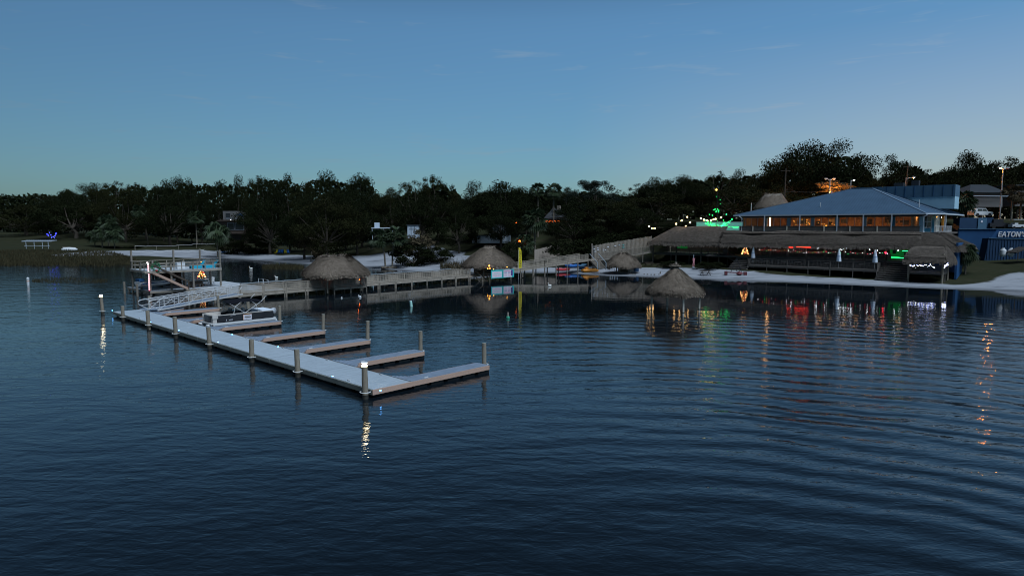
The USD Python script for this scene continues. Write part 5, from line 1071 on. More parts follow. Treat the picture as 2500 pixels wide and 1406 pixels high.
T = [  # kind, column, top, width, distance, label
    ('oak1', 20, 478, 90, 330, 'low far tree at the left edge of the photo'), ('oak0', 70, 481, 70, 330, 'low far tree just left of the first rise of the wood'),
    ('airy0', 101, 467, 42, 262, 'first thin-topped tree where the left wood begins to rise'), ('oak1', 140, 464, 64, 262, 'bushy tree right of the first thin-topped tree of the wood'), ('oak2', 172, 459, 56, 258, 'rounded tree on the left slope of the wood'),
    ('oak0', 205, 451, 62, 250, 'tree with a flat top on the left slope of the wood'), ('airy0', 272, 431, 66, 240, 'domed open-topped tree above the white marker post'), ('oak3', 240, 447, 60, 236, 'tree left of the domed open-topped tree'),
    ('airy0', 322, 435, 44, 242, 'thin-topped tree between the two tallest left crowns'), ('oak1', 350, 449, 60, 240, 'low tree behind the leaning palm'), ('oak1', 392, 434, 54, 232, 'left half of the twin umbrella-shaped crown'),
    ('oak2', 425, 425, 52, 228, 'umbrella-shaped crown rising left of the boathouse stair'), ('oak0', 462, 438, 44, 226, 'round crown just right of the umbrella-shaped crown'), ('oak3', 300, 462, 90, 224, 'broad olive tree below the domed crown'),
    ('oak1', 487, 452, 50, 226, 'low crown left of the grey house'), ('oak2', 528, 435, 66, 222, 'dark broad crown right above the grey house'), ('oak0', 583, 432, 50, 220, 'crown between the grey house and the tallest left tree'),
    ('airy0', 618, 415, 54, 212, 'tallest open-topped tree right of the grey house'), ('oak2', 650, 426, 60, 206, 'crown right beside the tallest open-topped tree'), ('oak1', 702, 417, 66, 200, 'tall ragged crown left of the domed hut'),
    ('oak3', 738, 445, 60, 200, 'lower crown in the dip left of the twin big oaks'), ('oak0', 792, 422, 96, 190, 'left one of the twin big oaks above the domed hut'), ('oak2', 880, 421, 98, 184, 'right one of the twin big oaks, round and open'),
    ('oak1', 840, 440, 70, 188, 'crown filling the gap between the twin big oaks'), ('oak3', 955, 458, 70, 178, 'sloping crown above the two beach palms'), ('airy0', 1010, 428, 80, 172, 'loose pale crown left of the airy tall tree'),
    ('airy0', 1068, 414, 74, 168, 'airy tall tree with forked top in the middle of the photo'), ('oak1', 1030, 456, 110, 166, 'dark mass under the airy tall tree'), ('oak3', 1118, 474, 50, 170, 'low crown in the dip right of the airy tall tree'),
    ('oak0', 1160, 446, 84, 164, 'oak left of the broad oak above the white house'), ('oak2', 1238, 437, 104, 158, 'broad oak above the white house'), ('oak1', 1205, 452, 90, 160, 'dark crown between the white house oaks'),
    ('oak0', 1285, 462, 60, 160, 'crown behind the cabbage palms'), ('oak3', 1384, 457, 60, 172, 'pale crown left of the dark cedar'), ('pine', 1448, 429, 92, 165, 'dark jagged cedar standing alone above the ramp'),
    ('airy1', 1508, 454, 56, 176, 'thin crown right of the dark cedar'), ('oak1', 1420, 478, 100, 158, 'broad tree below the dark cedar'), ('oak3', 1490, 486, 110, 156, 'olive tree right below the dark cedar'), ('oak0', 1345, 482, 70, 170, 'tree behind the dark roofed house'),
    ('airy0', 1560, 442, 60, 176, 'left shoulder of the wood behind the warm bulbs'), ('oak1', 1612, 428, 84, 172, 'dark dome of the wood behind the warm bulbs'), ('oak2', 1668, 423, 74, 172, 'highest crown left of the gold star'), ('oak3', 1600, 470, 130, 162, 'broad dark tree behind the left wing thatch'),
    ('airy1', 1756, 407, 84, 178, 'nearly bare tree above the green lit palm'), ('oak1', 1712, 446, 60, 172, 'low crown left of the nearly bare tree'), ('oak0', 1806, 416, 60, 180, 'crown right of the nearly bare tree'), ('airy0', 1852, 414, 60, 184, 'crown left of the giant oak'),
    ('oak2', 1962, 342, 140, 186, 'giant oak towering behind the restaurant roof'), ('oak0', 2045, 346, 116, 186, 'right half of the giant oak behind the restaurant'), ('oak1', 1925, 380, 90, 184, 'left shoulder of the giant oak'),
    ('oak3', 1790, 452, 150, 168, 'dark crown behind the gold star'), ('oak1', 1880, 448, 130, 170, 'dark crown behind the utility pole'), ('oak3', 2090, 428, 90, 190, 'low crown in the dip right of the giant oak'),
    ('oak1', 2175, 374, 92, 184, 'tree above the roof-top plant screen'), ('oak3', 2130, 424, 80, 180, 'low crown left of the sodium lamp'), ('airy0', 2272, 405, 100, 186, 'loose crown between the sodium lamp and the tall street lamp'), ('oak0', 2230, 428, 90, 176, 'dark crown behind the sodium lamp'),
    ('oak2', 2372, 364, 90, 190, 'tall tree left of the street lamp'), ('airy0', 2440, 372, 110, 192, 'open tree behind the street lamp heads'), ('oak1', 2330, 418, 90, 178, 'dark crown behind the white van palm'), ('oak3', 2490, 400, 90, 184, 'crown at the right edge of the photo'),
    ('oak0', 2560, 390, 110, 186, 'tree just beyond the right edge'), ('oak1', 2400, 432, 120, 172, 'dark crown behind the grey bungalow'),
    ('oak3', 796, 478, 128, 164, 'broad low-branched magnolia standing at the edge of the beach'), ('oak1', 740, 500, 90, 170, 'dark tree behind the yellow and blue chairs'), ('oak0', 870, 486, 90, 168, 'dark tree right of the broad magnolia'),
    ('oak2', 1222, 500, 96, 150, 'spreading oak leaning over the white house'), ('oak1', 1120, 505, 84, 150, 'dark tree between the dry scrub and the white house'), ('oak1', 655, 480, 100, 196, 'dark tree right of the grey house'), ('oak0', 410, 480, 110, 216, 'dark tree behind the boathouse ropes'), ('oak1', 180, 490, 130, 235, 'broad dark tree above the blue lights'), ('oak3', 60, 500, 120, 250, 'broad dark tree behind the far pergola'),
    ('oak1', 1545, 500, 100, 150, 'dark tree left of the two lowest warm bulbs'), ('oak0', 1400, 520, 110, 148, 'dark tree left of the board fence')]
for (k, px, yt, w_, Y, lab) in T: tree(k, px, yt, w_, Y, lab)
for (k, px, yt, w_, Y, lab) in [('shrub', 1252, 584, 54, 136, 'round palm-like shrub behind the yellow feather flag'), ('scrub', 1020, 553, 70, 146, 'tall dry scrub right of the two beach palms'), ('shrub', 1010, 592, 84, 141, 'dark shrub at the foot of the dry scrub'), ('shrub', 1400, 580, 90, 137, 'dark shrub above the tan wall'),
        ('shrub', 1065, 600, 60, 143, 'dark shrub right of the dry scrub'), ('shrub', 1640, 636, 46, 127, 'low shrub below the left wing of the bar'), ('shrub', 1735, 638, 50, 122, 'low shrub left of the wide steps'), ('shrub', 560, 578, 50, 200, 'hedge in front of the grey house'), ('shrub', 620, 580, 70, 200, 'hedge right of the grey house'),
        ('scrub', 1112, 637, 56, 121, 'reedy weeds behind the boardwalk left of the bar hut'), ('scrub', 770, 545, 60, 168, 'pale scrub in front of the broad magnolia'), ('shrub', 2345, 598, 30, 108, 'small dark shrub beside the blue wall of the bar'), ('shrub', 1560, 556, 90, 150, 'dark shrub on the slope behind the left tip of the thatch'), ('shrub', 1630, 545, 110, 152, 'dark shrub behind the zigzag of warm bulbs'), ('shrub', 1700, 540, 90, 152, 'dark shrub left of the green lit palm'), ('shrub', 1810, 520, 100, 158, 'dark shrub behind the left corner of the blue roof'), ('shrub', 1530, 560, 80, 146, 'dark shrub behind the middle of the board fence'), ('shrub', 1490, 566, 80, 142, 'dark shrub behind the lower half of the board fence'), ('shrub', 1455, 575, 60, 135, 'dark shrub behind the end of the board fence'), ('shrub', 300, 600, 60, 203, 'low bush under the leaning palm')]:
    tree(k, px, yt, w_, Y, lab, name='shrub')
def palm(px, ybase, ycrown, rpx, Y, label, lean=0.0, seed=0, drop=.25, leaf='leaf_palm', skirt=True, base=None, tr=.17):
    g = np.random.default_rng(seed); b = AT(px, ybase, Y); z0 = b[2] if base is None else base; c = AT(px, ycrown, Y); h = c[2] - z0; R = rpx * Y / FPX
    t = thing('palm_tree', label, 'palm', V(b[0], b[1], z0)); lx = lean * Y / FPX
    zz = np.linspace(-.4, 1, 8); t.part('trunk', MB().tube(np.c_[lx * zz ** 2 * np.sign(zz), zz * 0, zz * h], tr * (1.1 - .25 * zz), 8), 'palm_bark')
    m = MB(); sk = MB()
    for k in range(46):
        az = g.uniform(0, 6.28); el = g.uniform(-.75, 1.35) - drop * .3; d = V(math.cos(az) * math.cos(el), math.sin(az) * math.cos(el), math.sin(el)); o = V(lx, 0, h)
        e = o + d * R * .5; s = unit(np.cross(d, [0, 0, 1.]))
        m.beam(o, e, .04, .03)
        for j in range(-4, 5):
            a = j * .30; dd = unit(d * math.cos(a) + s * math.sin(a)); tip = e + dd * R * .58 * (1 - .05 * abs(j)) - V(0, 0, R * (drop + .12 * abs(j) / 4)); w_ = unit(np.cross(dd, d + .01)) if j else V(0, 0, 1)
            q = s * math.cos(a) - d * math.sin(a); mid = (e + tip) / 2 + V(0, 0, R * .07); m.add([e, mid - q * R * .055, tip, mid + q * R * .055], [[0, 1, 2, 3]])
    t.part('crown', m, leaf)
    if skirt:
        for k in range(16):
            az = g.uniform(0, 6.28); o = V(lx + .1 * math.cos(az), .1 * math.sin(az), h - .05); e = o + V(math.cos(az) * R * .32, math.sin(az) * R * .32, -R * g.uniform(.5, .9)); s = V(-math.sin(az), math.cos(az), 0) * R * .09
            sk.add([o, (o + e) / 2 - s, e, (o + e) / 2 + s], [[0, 1, 2, 3]])
        t.part('dead_fronds', sk, 'leaf_dry')
    return t
palm(940, 640, 580, 30, 138.5, 'left palm of the pair on the white beach', lean=-13, seed=1); palm(958, 639, 574, 32, 139, 'right palm of the pair on the white beach', lean=9, seed=2)
palm(361, 592, 514, 20, 216, 'tall leaning palm left of the boathouse', lean=-18, seed=3); palm(266, 604, 540, 24, 200, 'bushy palm above the sand strip on the left', seed=4); palm(250, 606, 560, 24, 200, 'short palm left of the bushy palm', seed=5, drop=.4); palm(280, 606, 566, 26, 198, 'short palm right of the bushy palm', seed=6, drop=.4)
palm(480, 578, 530, 22, 214, 'palm left of the feathery palm by the grey house', seed=7); palm(531, 612, 560, 34, 188, 'feathery palm in front of the grey house', seed=8, drop=.45); palm(1306, 612, 534, 36, 142, 'big cabbage palm left of the tan wall', seed=9)
palm(1313, 604, 462, 22, 158, 'tall cabbage palm on the skyline, left one', seed=10); palm(1351, 604, 464, 24, 158, 'tall cabbage palm on the skyline, right one', seed=11); palm(1280, 612, 590, 30, 139, 'low palm bush lit by the orange garden lamp', seed=12, drop=.4)
palm(2350, 529, 488, 34, 131, 'dark palm left of the white van', seed=13, drop=.35); palm(2468, 538, 470, 26, 133, 'orange lit palm beside the street lamp', seed=14, leaf='leaf_dry'); palm(2490, 538, 484, 22, 135, 'second orange lit palm right of the street lamp', seed=15, leaf='leaf_dry')
palm(2357, 655, 612, 30, 104, 'drooping palm in front of the blue wall', seed=16, drop=.5, tr=.12); palm(232, 604, 572, 20, 204, 'small palm below the domed tree', seed=17, drop=.4)
bmd = thing('root_mound', 'dark root mound joining the two beach palms', 'roots', (lambda p: V(p[0], p[1], gz(p[0], p[1]) - .05))(AT(950, 642, 138)))
g = np.random.default_rng(3); mm = MB()
for k in range(22): mm.ball((g.uniform(-1.6, 1.6), g.normal(0, .3), g.uniform(0, .25)), g.uniform(.15, .34), 1)
bmd.part('roots', mm, 'bark'); bmd.part('log', MB().tube([(-1.6, 0, .3), (.2, -.1, .2), (1.7, 0, .35)], [.2, .24, .2], 8), 'palm_bark')
# the mass of the wood behind
pxs = np.array([-700, -300, 0, 90, 200, 330, 430, 560, 640, 730, 800, 900, 925, 980, 1080, 1130, 1240, 1330, 1450, 1530, 1620, 1690, 1760, 1850, 1960, 2080, 2120, 2190, 2300, 2400, 2500, 2700, 3200])
top = np.array([478, 480, 486, 484, 470, 458, 455, 455, 445, 448, 445, 448, 486, 476, 455, 486, 464, 476, 470, 482, 452, 446, 440, 436, 390, 385, 440, 410, 425, 410, 405, 410, 430])
dst = np.interp(pxs, [-700, 90, 600, 900, 1200, 1500, 1900, 3200], [360, 275, 235, 205, 185, 190, 200, 205])
g = np.random.default_rng(21); n = 60000; q = g.uniform(-700, 3200, n); Yq = np.interp(q, pxs, dst) + g.uniform(-1, 9, n)
tops = np.interp(q, pxs, top) - 5 + 20 * (meshkit.noise(np.stack([q * .035, q * 0, q * 0], -1)) - .35) + 7 * g.uniform(0, 1, n); zt_ = CAM_H - (tops - HORIZON) * Yq / FPX
xq = (q - 1250) / FPX * Yq; z0_ = ground(xq, Yq); zq = z0_ + (zt_ - z0_) * g.uniform(0, 1, n) ** .8
wood_ = MB().add(*leaves(g, np.stack([xq, Yq, zq], -1), 1.5)); q2 = np.arange(-700, 3200, 14.)
Y2 = np.interp(q2, pxs, dst) + 9; x2 = (q2 - 1250) / FPX * Y2; zb = ground(x2, Y2); zt2 = CAM_H - (np.interp(q2, pxs, top) + 16 - HORIZON) * Y2 / FPX
for i in range(0, len(q2), 3): wood_.tube([(x2[i], Y2[i], zb[i] - 1), (x2[i] + .3, Y2[i], zb[i] + (zt2[i] - zb[i]) * .8)], [.35, .12], 5)
single('wood', 'dark continuous wood of leafy undergrowth behind the shore trees', 'wood', wood_, 'leaf_oak', kind='stuff')
# reeds
def reeds(name, label, pts, hgt, seed, wd=.06):
    g = np.random.default_rng(seed); n = len(pts); h = hgt * g.uniform(.5, 1.2, n); a = g.uniform(0, 6.28, n); s = np.stack([np.cos(a), np.sin(a), 0 * a], -1) * wd; lean = np.stack([g.normal(0, .22, n), g.normal(0, .22, n), np.ones(n)], -1)
    v = np.stack([pts - s, pts + s, pts + lean * h[:, None]], 1).reshape(-1, 3); k = np.arange(n) * 3
    single(name, label, 'reeds', MB().add(v, np.c_[k, k + 1, k + 2]), 'reed', kind='stuff')
def scatter(n, px0, px1, y0f, y1f, seed, z=None):
    g = np.random.default_rng(seed); px = g.uniform(px0, px1, n); u = g.uniform(0, 1, n); py = y0f(px) + (y1f(px) - y0f(px)) * u; d = np.stack([ray(a, b) for a, b in zip(px, py)]); P = C0 + d * (-CAM_H / d[:, 2])[:, None]
    zz = ground(P[:, 0], P[:, 1]); P[:, 2] = np.maximum(zz, 0) - .02; return P
reeds('reeds', 'yellowish reed bed along the left shore', scatter(15000, -260, 345, lambda x: 628 + np.clip((x - 240) / 105, 0, 1) ** 1.5 * 14, lambda x: 649 - np.clip((x - 280) / 65, 0, 1) * 3 + 1.2 * np.sin(x * .08), 5), 0.7, 6, .09)
reeds('reeds', 'thin reeds in the water near the white marker post', scatter(1500, 78, 262, lambda x: 683 - 6 * np.sin((x - 78) / 184 * 3.14), lambda x: 689 + 3 * np.sin((x - 78) / 184 * 3.14), 7), .32, 8, .03)
reeds('reeds', 'reed patch in the cove behind the boardwalk', scatter(1900, 640, 742, lambda x: 650 - 3 * np.sin((x - 640) / 102 * 3.14), lambda x: 658 + 0 * x, 9), .62, 10, .05)
reeds('reeds', 'weedy reeds along the far side of the boardwalk by the bar hut', scatter(700, 1075, 1145, lambda x: 655 + 0 * x, lambda x: 667 + 0 * x, 11), 1.3, 12, .05)

# ------------------------------------------------------------------ houses on the far side
def P3(px, py, Y): return AT(px, py, Y)
def facing(name, label, cat, px, py, Y, rot=0.0):
    p = AT(px, py, Y); return thing(name, label, cat, V(p[0], p[1], p[2]), rot)
hs = facing('house', 'grey three-storey house with flat roofs half hidden in the left wood', 'house', 570, 592, 205, -.12); u = 205 / FPX
hs.part('wall', MB().box((0, 4, 3.4), (8.6, 8, 7.2)), 'brown_wood'); hs.part('wall', MB().box((-2.1, 5, 8.4), (4.4, 6, 2.7)), 'house_grey', label='grey upper storey')
hs.part('terrace_deck', MB().box((.2, -.4, 6.75), (9.2, 2.2, .25)).box((.2, -.4, 3.0), (9.0, 2.0, .5)), 'brown_wood'); hs.part('terrace_rail', MB().box((1.6, -1.3, 7.5), (6.0, .05, .06)).box((1.6, -1.3, 7.2), (6.0, .05, .05)), 'house_white')
hs.part('parasol', MB().lathe((2.2, 1.0, 7.6), [(1.9, .7), (.2, 1.3), (0, 1.35)], 8), 'blue_dark')
for x, w_ in ((-.6, 2.0), (2.3, 2.6)):
    wp = hs.part('window', MB().box((x, -.06, 5.0), (w_ + .2, .1, 2.3)), 'house_white'); hs.part('pane', MB().box((x, -.13, 5.0), (w_, .04, 2.1)), 'glass_dark', parent=wp)
wp = hs.part('window', MB().box((-2.6, 1.95, 8.3), (1.4, .1, 1.5)), 'dark_trim'); hs.part('pane', MB().box((-2.6, 1.88, 8.3), (1.2, .04, 1.3)), 'glass_dark', parent=wp)
hs.part('post', MB().box((-1.2, -1.2, 1.4), (.5, .5, 2.8)), 'house_grey'); hs.part('lamp', MB().ball((.3, -1.5, 6.95), .07, 0), 'bulb_white')
hs = facing('house', 'white gabled house on the lawn behind the bar hut', 'house', 1196, 594, 152, -.35); 
gb_ = MB().prism([(-.1, 0), (3.3, 0), (3.3, 5), (-.1, 5)], 0, 2.6); hs.part('wall', gb_, 'house_white')
hs.part('gable', MB().add([(-.1, 0, 2.6), (3.3, 0, 2.6), (1.2, 0, 4.2), (-.1, .12, 2.6), (3.3, .12, 2.6), (1.2, .12, 4.2)], [[0, 1, 2, 2], [5, 4, 3, 3]]), 'house_white')
hs.part('wing', MB().box((-2.2, 1.2, .85), (4.2, 3, 1.7)), 'house_white'); rp_ = hs.part('roof', MB().beam((1.2, 2.5, 4.25), (3.7, 2.5, 2.35), 5.4, .12).beam((1.2, 2.5, 4.25), (-.5, 2.5, 2.4), 5.4, .12), 'roof_grey'); hs.part('wing_roof', MB().beam((-4.4, 1.2, 1.65), (-.1, 1.2, 2.0), 3.3, .12), 'roof_grey')
wp = hs.part('window', MB().box((2.4, -.05, 1.9), (1.1, .08, .7)), 'dark_trim'); hs.part('pane', MB().box((2.4, -.1, 1.9), (.95, .04, .55)), 'glass_dark', parent=wp); hs.part('door', MB().box((-3.4, -.33, .7), (.7, .06, 1.3)), 'dark_trim')
hs = facing('carport', 'carport with white edged flat roof behind the two beach palms', 'carport', 935, 592, 160, .1); hs.part('roof', MB().box((0, 1.5, 3.5), (5.4, 4, .22)), 'roof_trim'); hs.part('chimney', MB().box((-1.6, 2.5, 4.2), (1.2, .8, 1.3)), 'house_white')
for x in (-2.5, .2, 2.4): hs.part('post', MB().box((x, -.3, 1.6), (.12, .12, 3.7)), 'house_white')
hs.part('back_wall', MB().box((0, 3.3, 1.6), (5.2, .1, 3.7)), 'brown_wood')
hs = facing('garage', 'pale garage front seen through the dry scrub', 'garage', 1008, 580, 158, 0); hs.part('wall', MB().box((0, 1, 1.4), (2.6, 2, 3.0)), 'house_white'); hs.part('lattice', MB().box((-.4, -.03, 1.5), (.08, .04, 2.6)).box((.4, -.03, 1.5), (.08, .04, 2.6)).box((0, -.03, 2.0), (1.8, .04, .08)), 'dark_trim')
hs.part('roof', MB().box((0, 1, 3.0), (3.0, 2.4, .2)), 'roof_grey')
hs = facing('house', 'dark roofed house with a row of lights under its eave behind the cabbage palms', 'house', 1365, 560, 162, -.5); hs.part('wall', MB().box((0, 3, 1.4), (7, 6, 3.0)), 'brown_wood')
hs.part('roof', MB().add([(-4, -.6, 2.7), (4, -.6, 2.2), (4, 3, 3.6), (-3, 3, 5.4), (-4, 6.5, 2.6), (4, 6.5, 2.4)], [[0, 1, 2, 3], [3, 2, 5, 4], [0, 3, 4, 4], [1, 5, 2, 2]]), 'shingle'); hs.part('chimney', MB().box((-1.5, 3, 5.2), (.7, .7, 1.4)), 'house_tan')
for k in range(14): hs.part('eave_light', MB().ball((-3.2 + k * .33, -.75, 1.95 + .03 * math.sin(k * 2)), .04, 0), 'bulb_orange')
wl = thing('garden_wall', 'tan garden wall climbing the slope left of the dark shrubs', 'wall', AT(1305, 632, 137) * [1, 1, 1]); mm = MB()
for k in range(10):
    s, s2 = k / 10, (k + 1) / 10 - .004; a, b = AT(1305 + 62 * s, 610 - 14 * s, 137 + 6 * s), AT(1305 + 62 * s2, 610 - 14 * s2, 137 + 6 * s2)
    wl.part('panel', MB().add([a, b, b - RZ * 2.6, a - RZ * 2.6, a + V(0, .12, 0), b + V(0, .12, 0), b + V(0, .12, -2.6), a + V(0, .12, -2.6)], [[0, 3, 2, 1], [4, 5, 6, 7], [0, 1, 5, 4], [1, 2, 6, 5], [2, 3, 7, 6], [3, 0, 4, 7]]), 'house_tan', w=True)
pg = facing('pergola', 'white framed pergola at the far left shore', 'pergola', 96, 606, 190, .1); pg.part('frame', MB().box((0, -1, 2.0), (8.2, .1, .14)).box((0, 1.4, 2.2), (8.2, .1, .14)).box((0, -1, .6), (7, .06, .1)), 'house_white')
for k in range(14): pg.part('rafter', MB().beam((-4 + k * .615, -1.1, 2.05), (-4 + k * .615, 1.5, 2.25), .07, .12), 'house_white')
for x in (-3.0, -.8, 1.4, 3.0): pg.part('post', MB().box((x, -.9, .9), (.1, .1, 2.0)), 'house_white')
od = thing('old_jetty', 'long low jetty across the reeds on the far left', 'jetty', W(-60, 622, .6)); a, b = W(-60, 624, .9), W(330, 608, 1.3)
od.part('walk', MB().beam(a, b, 1.2, .12), 'pier_dark', w=True)
for k in range(24): q = a + (b - a) * k / 23; od.part('pile', MB().tube([q - RZ * 1.8, q + RZ * (.85 if k % 2 else .15)], .12, 6), 'pier_dark', w=True)
bl_ = thing('blue_string_lights', 'loop of deep blue lights among the trees at the far left', 'string lights', AT(127, 576, 212)); pts = [(115, 572), (118, 575), (121, 568), (124, 574), (126, 580), (130, 578), (133, 581), (136, 572), (134, 576), (137, 570)]
for p in pts: bl_.part('bulb', MB().ball(AT(*p, 212), .12, 0), 'bulb_blue', w=True)
bl_.part('cable', MB().tube([AT(*p, 212) + RZ * .12 for p in pts], .015, 4), 'wire', w=True)
# ------------------------------------------------------------------ behind and right of the restaurant
hs = facing('bungalow', 'grey bungalow with pale roof on the hill at the right', 'house', 2408, 500, 150, .1); hs.part('wall', MB().box((0, 3, 1.2), (8, 6, 3.4)), 'house_grey'); hs.part('roof', MB().add([(-5, -.8, 2.7), (4.6, -.8, 2.7), (2.6, 3, 4.7), (-1.6, 3, 4.7), (-5, 6.6, 2.7), (4.6, 6.6, 2.7)], [[0, 1, 2, 3], [3, 2, 5, 4], [0, 3, 4, 4], [1, 5, 2, 2]]), 'roof_grey'); hs.part('fascia', MB().box((-.2, -.85, 1.9), (9.6, .1, .14)), 'house_white')
hs = facing('bungalow', 'second pale roofed house at the right edge behind the palms', 'house', 2510, 498, 150, 0); hs.part('wall', MB().box((0, 3, 1.2), (6, 6, 3.4)), 'house_grey'); hs.part('roof', MB().box((0, 3, 4.2), (7, 7, .3)), 'roof_grey')
hs = facing('thatched_shelter', 'thatched roof standing behind the left end of the blue roof', 'shelter', 1886, 512, 146, RR); sh, b_, kn = hut_roof(3.6, 3.0, .6, 3.5, 1.8, 3.2, 1.0, 2200, 1.0, 31); q_ = hs.part('roof', sh, 'thatch_under'); hs.part('thatch', b_, 'thatch', parent=q_, kind='stuff'); hs.part('ridge_tuft', kn, 'thatch', parent=q_)
for x in (-2.5, 2.5): hs.part('post', MB().tube([(x, -2, -2.5), (x, -2, 1)], .12, 6), 'piling_wood')
bw_ = thing('blue_yard_wall', 'tall blue yard wall carrying a white-lettered sign', 'wall', V(85, 115, gz(85, 115)))
a, b = AT(2341, 560, 117), AT(2580, 560, 114.5)
bw_.part('wall', MB().add([a, b, b - RZ * 5.5, a - RZ * 5.5, a + V(0, .3, 0), b + V(0, .3, 0), b + V(0, .3, -5.5), a + V(0, .3, -5.5)], [[0, 3, 2, 1], [4, 5, 6, 7], [0, 1, 5, 4], [1, 2, 6, 5], [2, 3, 7, 6], [3, 0, 4, 7]]), 'blue_wall', w=True)
bw_.part('coping', MB().beam(a + RZ * .05, b + RZ * .05, .4, .1), 'blue_slate', w=True)
p0, p1 = AT(2418, 582, 114.2), AT(2580, 582, 112.8); dd = unit(V(*(p1 - p0)[:2], 0)); nn = V(dd[1], -dd[0], 0)
sgn = bw_.part('sign_panel', MB().add([p0, p1, p1 + RZ * 1.45, p0 + RZ * 1.45 + dd * .9, p0 - nn * .08, p1 - nn * .08, p1 - nn * .08 + RZ * 1.45, p0 - nn * .08 + RZ * 1.45 + dd * .9], [[0, 1, 2, 3], [7, 6, 5, 4], [0, 4, 5, 1], [1, 5, 6, 2], [2, 6, 7, 3], [3, 7, 4, 0]]), 'blue_wall', w=True)
tx = meshkit.text_mesh("EATON'S", .86, .03, True); tv = np.array(tx.vertices); kx = 4.55 / tv[:, 0].max(); org = AT(2434, 577.5, 114.0) + nn * .06
for nm, off, mt, sc_ in (('letter_edge', 0.0, 'letter_gold', 1.0), ('lettering', .035, 'letter', 1.0)):
    s_ = tv.copy(); s_[:, 0] = (s_[:, 0] + s_[:, 1] * .16) * kx + (.07 if nm == 'letter_edge' else 0); s_[:, 1] = s_[:, 1] - (.05 if nm == 'letter_edge' else 0)
    wv = org + np.outer(s_[:, 0], dd) + np.outer(s_[:, 1], RZ) + np.outer(s_[:, 2] + off, nn); bw_.part(nm, (wv, np.array(tx.faces)), mt, w=True, parent=sgn)
cn = thing('shed', 'dark blue shed of ribbed metal below the lettered sign', 'shed', V(*AT(2405, 622, 112)[:2], gz(*AT(2405, 622, 112)[:2])))
p0, p1 = AT(2404, 622, 112.5), AT(2580, 628, 111)
cn.part('wall', MB().add([p0 - RZ * 1, p1 - RZ * 1, p1 + RZ * 2.9, p0 + RZ * 2.8 + dd * .5, p0 - RZ + V(0, 1.6, 0), p1 - RZ + V(0, 1.6, 0), p1 + RZ * 2.9 + V(0, 1.6, 0), p0 + RZ * 2.8 + dd * .5 + V(0, 1.6, 0)], [[0, 1, 2, 3], [7, 6, 5, 4], [0, 4, 5, 1], [1, 5, 6, 2], [2, 6, 7, 3], [3, 7, 4, 0]]), 'blue_dark', w=True)
for k in range(24): q = p0 + (p1 - p0) * (k + .8) / 25; cn.part('rib', MB().beam(q + nn * .03 - RZ * .8, q + nn * .03 + RZ * 2.7, .10, .07), 'blue_dark', w=True)
cn.part('roof_edge', MB().beam(p0 + RZ * 2.85 + dd * .4, p1 + RZ * 2.95, .3, .1), 'blue_slate', w=True)
def tank(px, label):
    p = AT(px, 625, 109.5); t = thing('gas_tank', label, 'gas tank', p)
    t.part('body', MB().lathe((0, 0, 0), [(.3, 0), (.46, .12), (.48, .3), (.48, .85), (.40, 1.08), (.18, 1.18), (0, 1.2)], 14), 'white_paint', smooth=50); t.part('collar', MB().lathe((0, 0, 1.14), [(.2, 0), (.2, .24), (.16, .24), (.16, 0)], 12), 'white_paint'); t.part('foot_ring', MB().lathe((0, 0, -.1), [(.34, 0), (.34, .12)], 12), 'steel')
tank(2448, 'left upright white gas tank in front of the blue shed'); tank(2467.5, 'right upright white gas tank in front of the blue shed')
pt = thing('lean_to', 'low dark thatched lean-to beside the gas tanks', 'shelter', AT(2492, 630, 108)); pt.part('roof', MB().beam((-1.6, 0, .9), (.4, 0, 1.75), 2.2, .18).beam((.4, 0, 1.75), (2.2, 0, 1.2), 2.2, .18), 'thatch_dark')
for x in (-1.2, .6, 1.9): pt.part('post', MB().box((x, -.9, .4), (.1, .1, 1.8)), 'brown_wood')
en = thing('bin_enclosure', 'dark blue bin enclosure on the yard above the blue wall', 'enclosure', AT(2382, 559, 121.5)); en.part('body', MB().box((0, .8, .6), (6.2, 1.8, 2.9)), 'blue_dark'); en.part('panel', MB().box((1.0, -.2, 1.0), (1.6, .1, 2.0)), 'blue_slate'); en.part('notice', MB().box((.85, -.28, 1.35), (.35, .03, .35)), 'paper')
gc = thing('golf_cart', 'small white-roofed cart parked on the yard by the blue wall', 'cart', AT(2480, 558, 120)); gc.part('roof', MB().box((0, 0, 1.62), (1.9, 1.2, .08)), 'white_paint'); gc.part('body', MB().box((0, 0, .5), (2.1, 1.1, .5)).box((-.3, 0, .85), (.6, 1.0, .3)), 'white_paint')
for x in (-.8, .8):
    gc.part('roof_post', MB().box((x, -.5, 1.1), (.05, .05, 1.0)), 'dark_trim'); gc.part('wheel', MB().tube([(x * .9, -.6, .22), (x * .9, -.45, .22)], .22, 10), 'tyre')
tk = thing('pickup_truck', 'dark pickup with a cover parked on the yard above the lettered sign', 'pickup', AT(2440, 559, 121)); tk.part('body', MB().box((0, .8, .75), (3.6, 1.7, .7)), 'dark_trim'); tk.part('cab', MB().box((-.2, .8, 1.4), (1.8, 1.5, .7)).beam((.6, .8, 1.15), (1.1, .8, 1.05), 1.5, .12), 'dark_trim'); tk.part('windscreen', MB().box((.72, .8, 1.4), (.05, 1.3, .5)), 'glass_dark')
for x in (-1.1, 1.1): tk.part('wheel', MB().tube([(x, -.1, .35), (x, .12, .35)], .35, 10), 'tyre')
vn = thing('suv', 'white sport utility vehicle parked on the hill right of the dark palm', 'car', AT(2401, 529, 134.5), .15); prof = [(-2.2, .35), (2.15, .35), (2.2, .85), (1.9, 1.0), (1.0, 1.08), (.45, 1.68), (-1.5, 1.72), (-2.1, 1.05)]
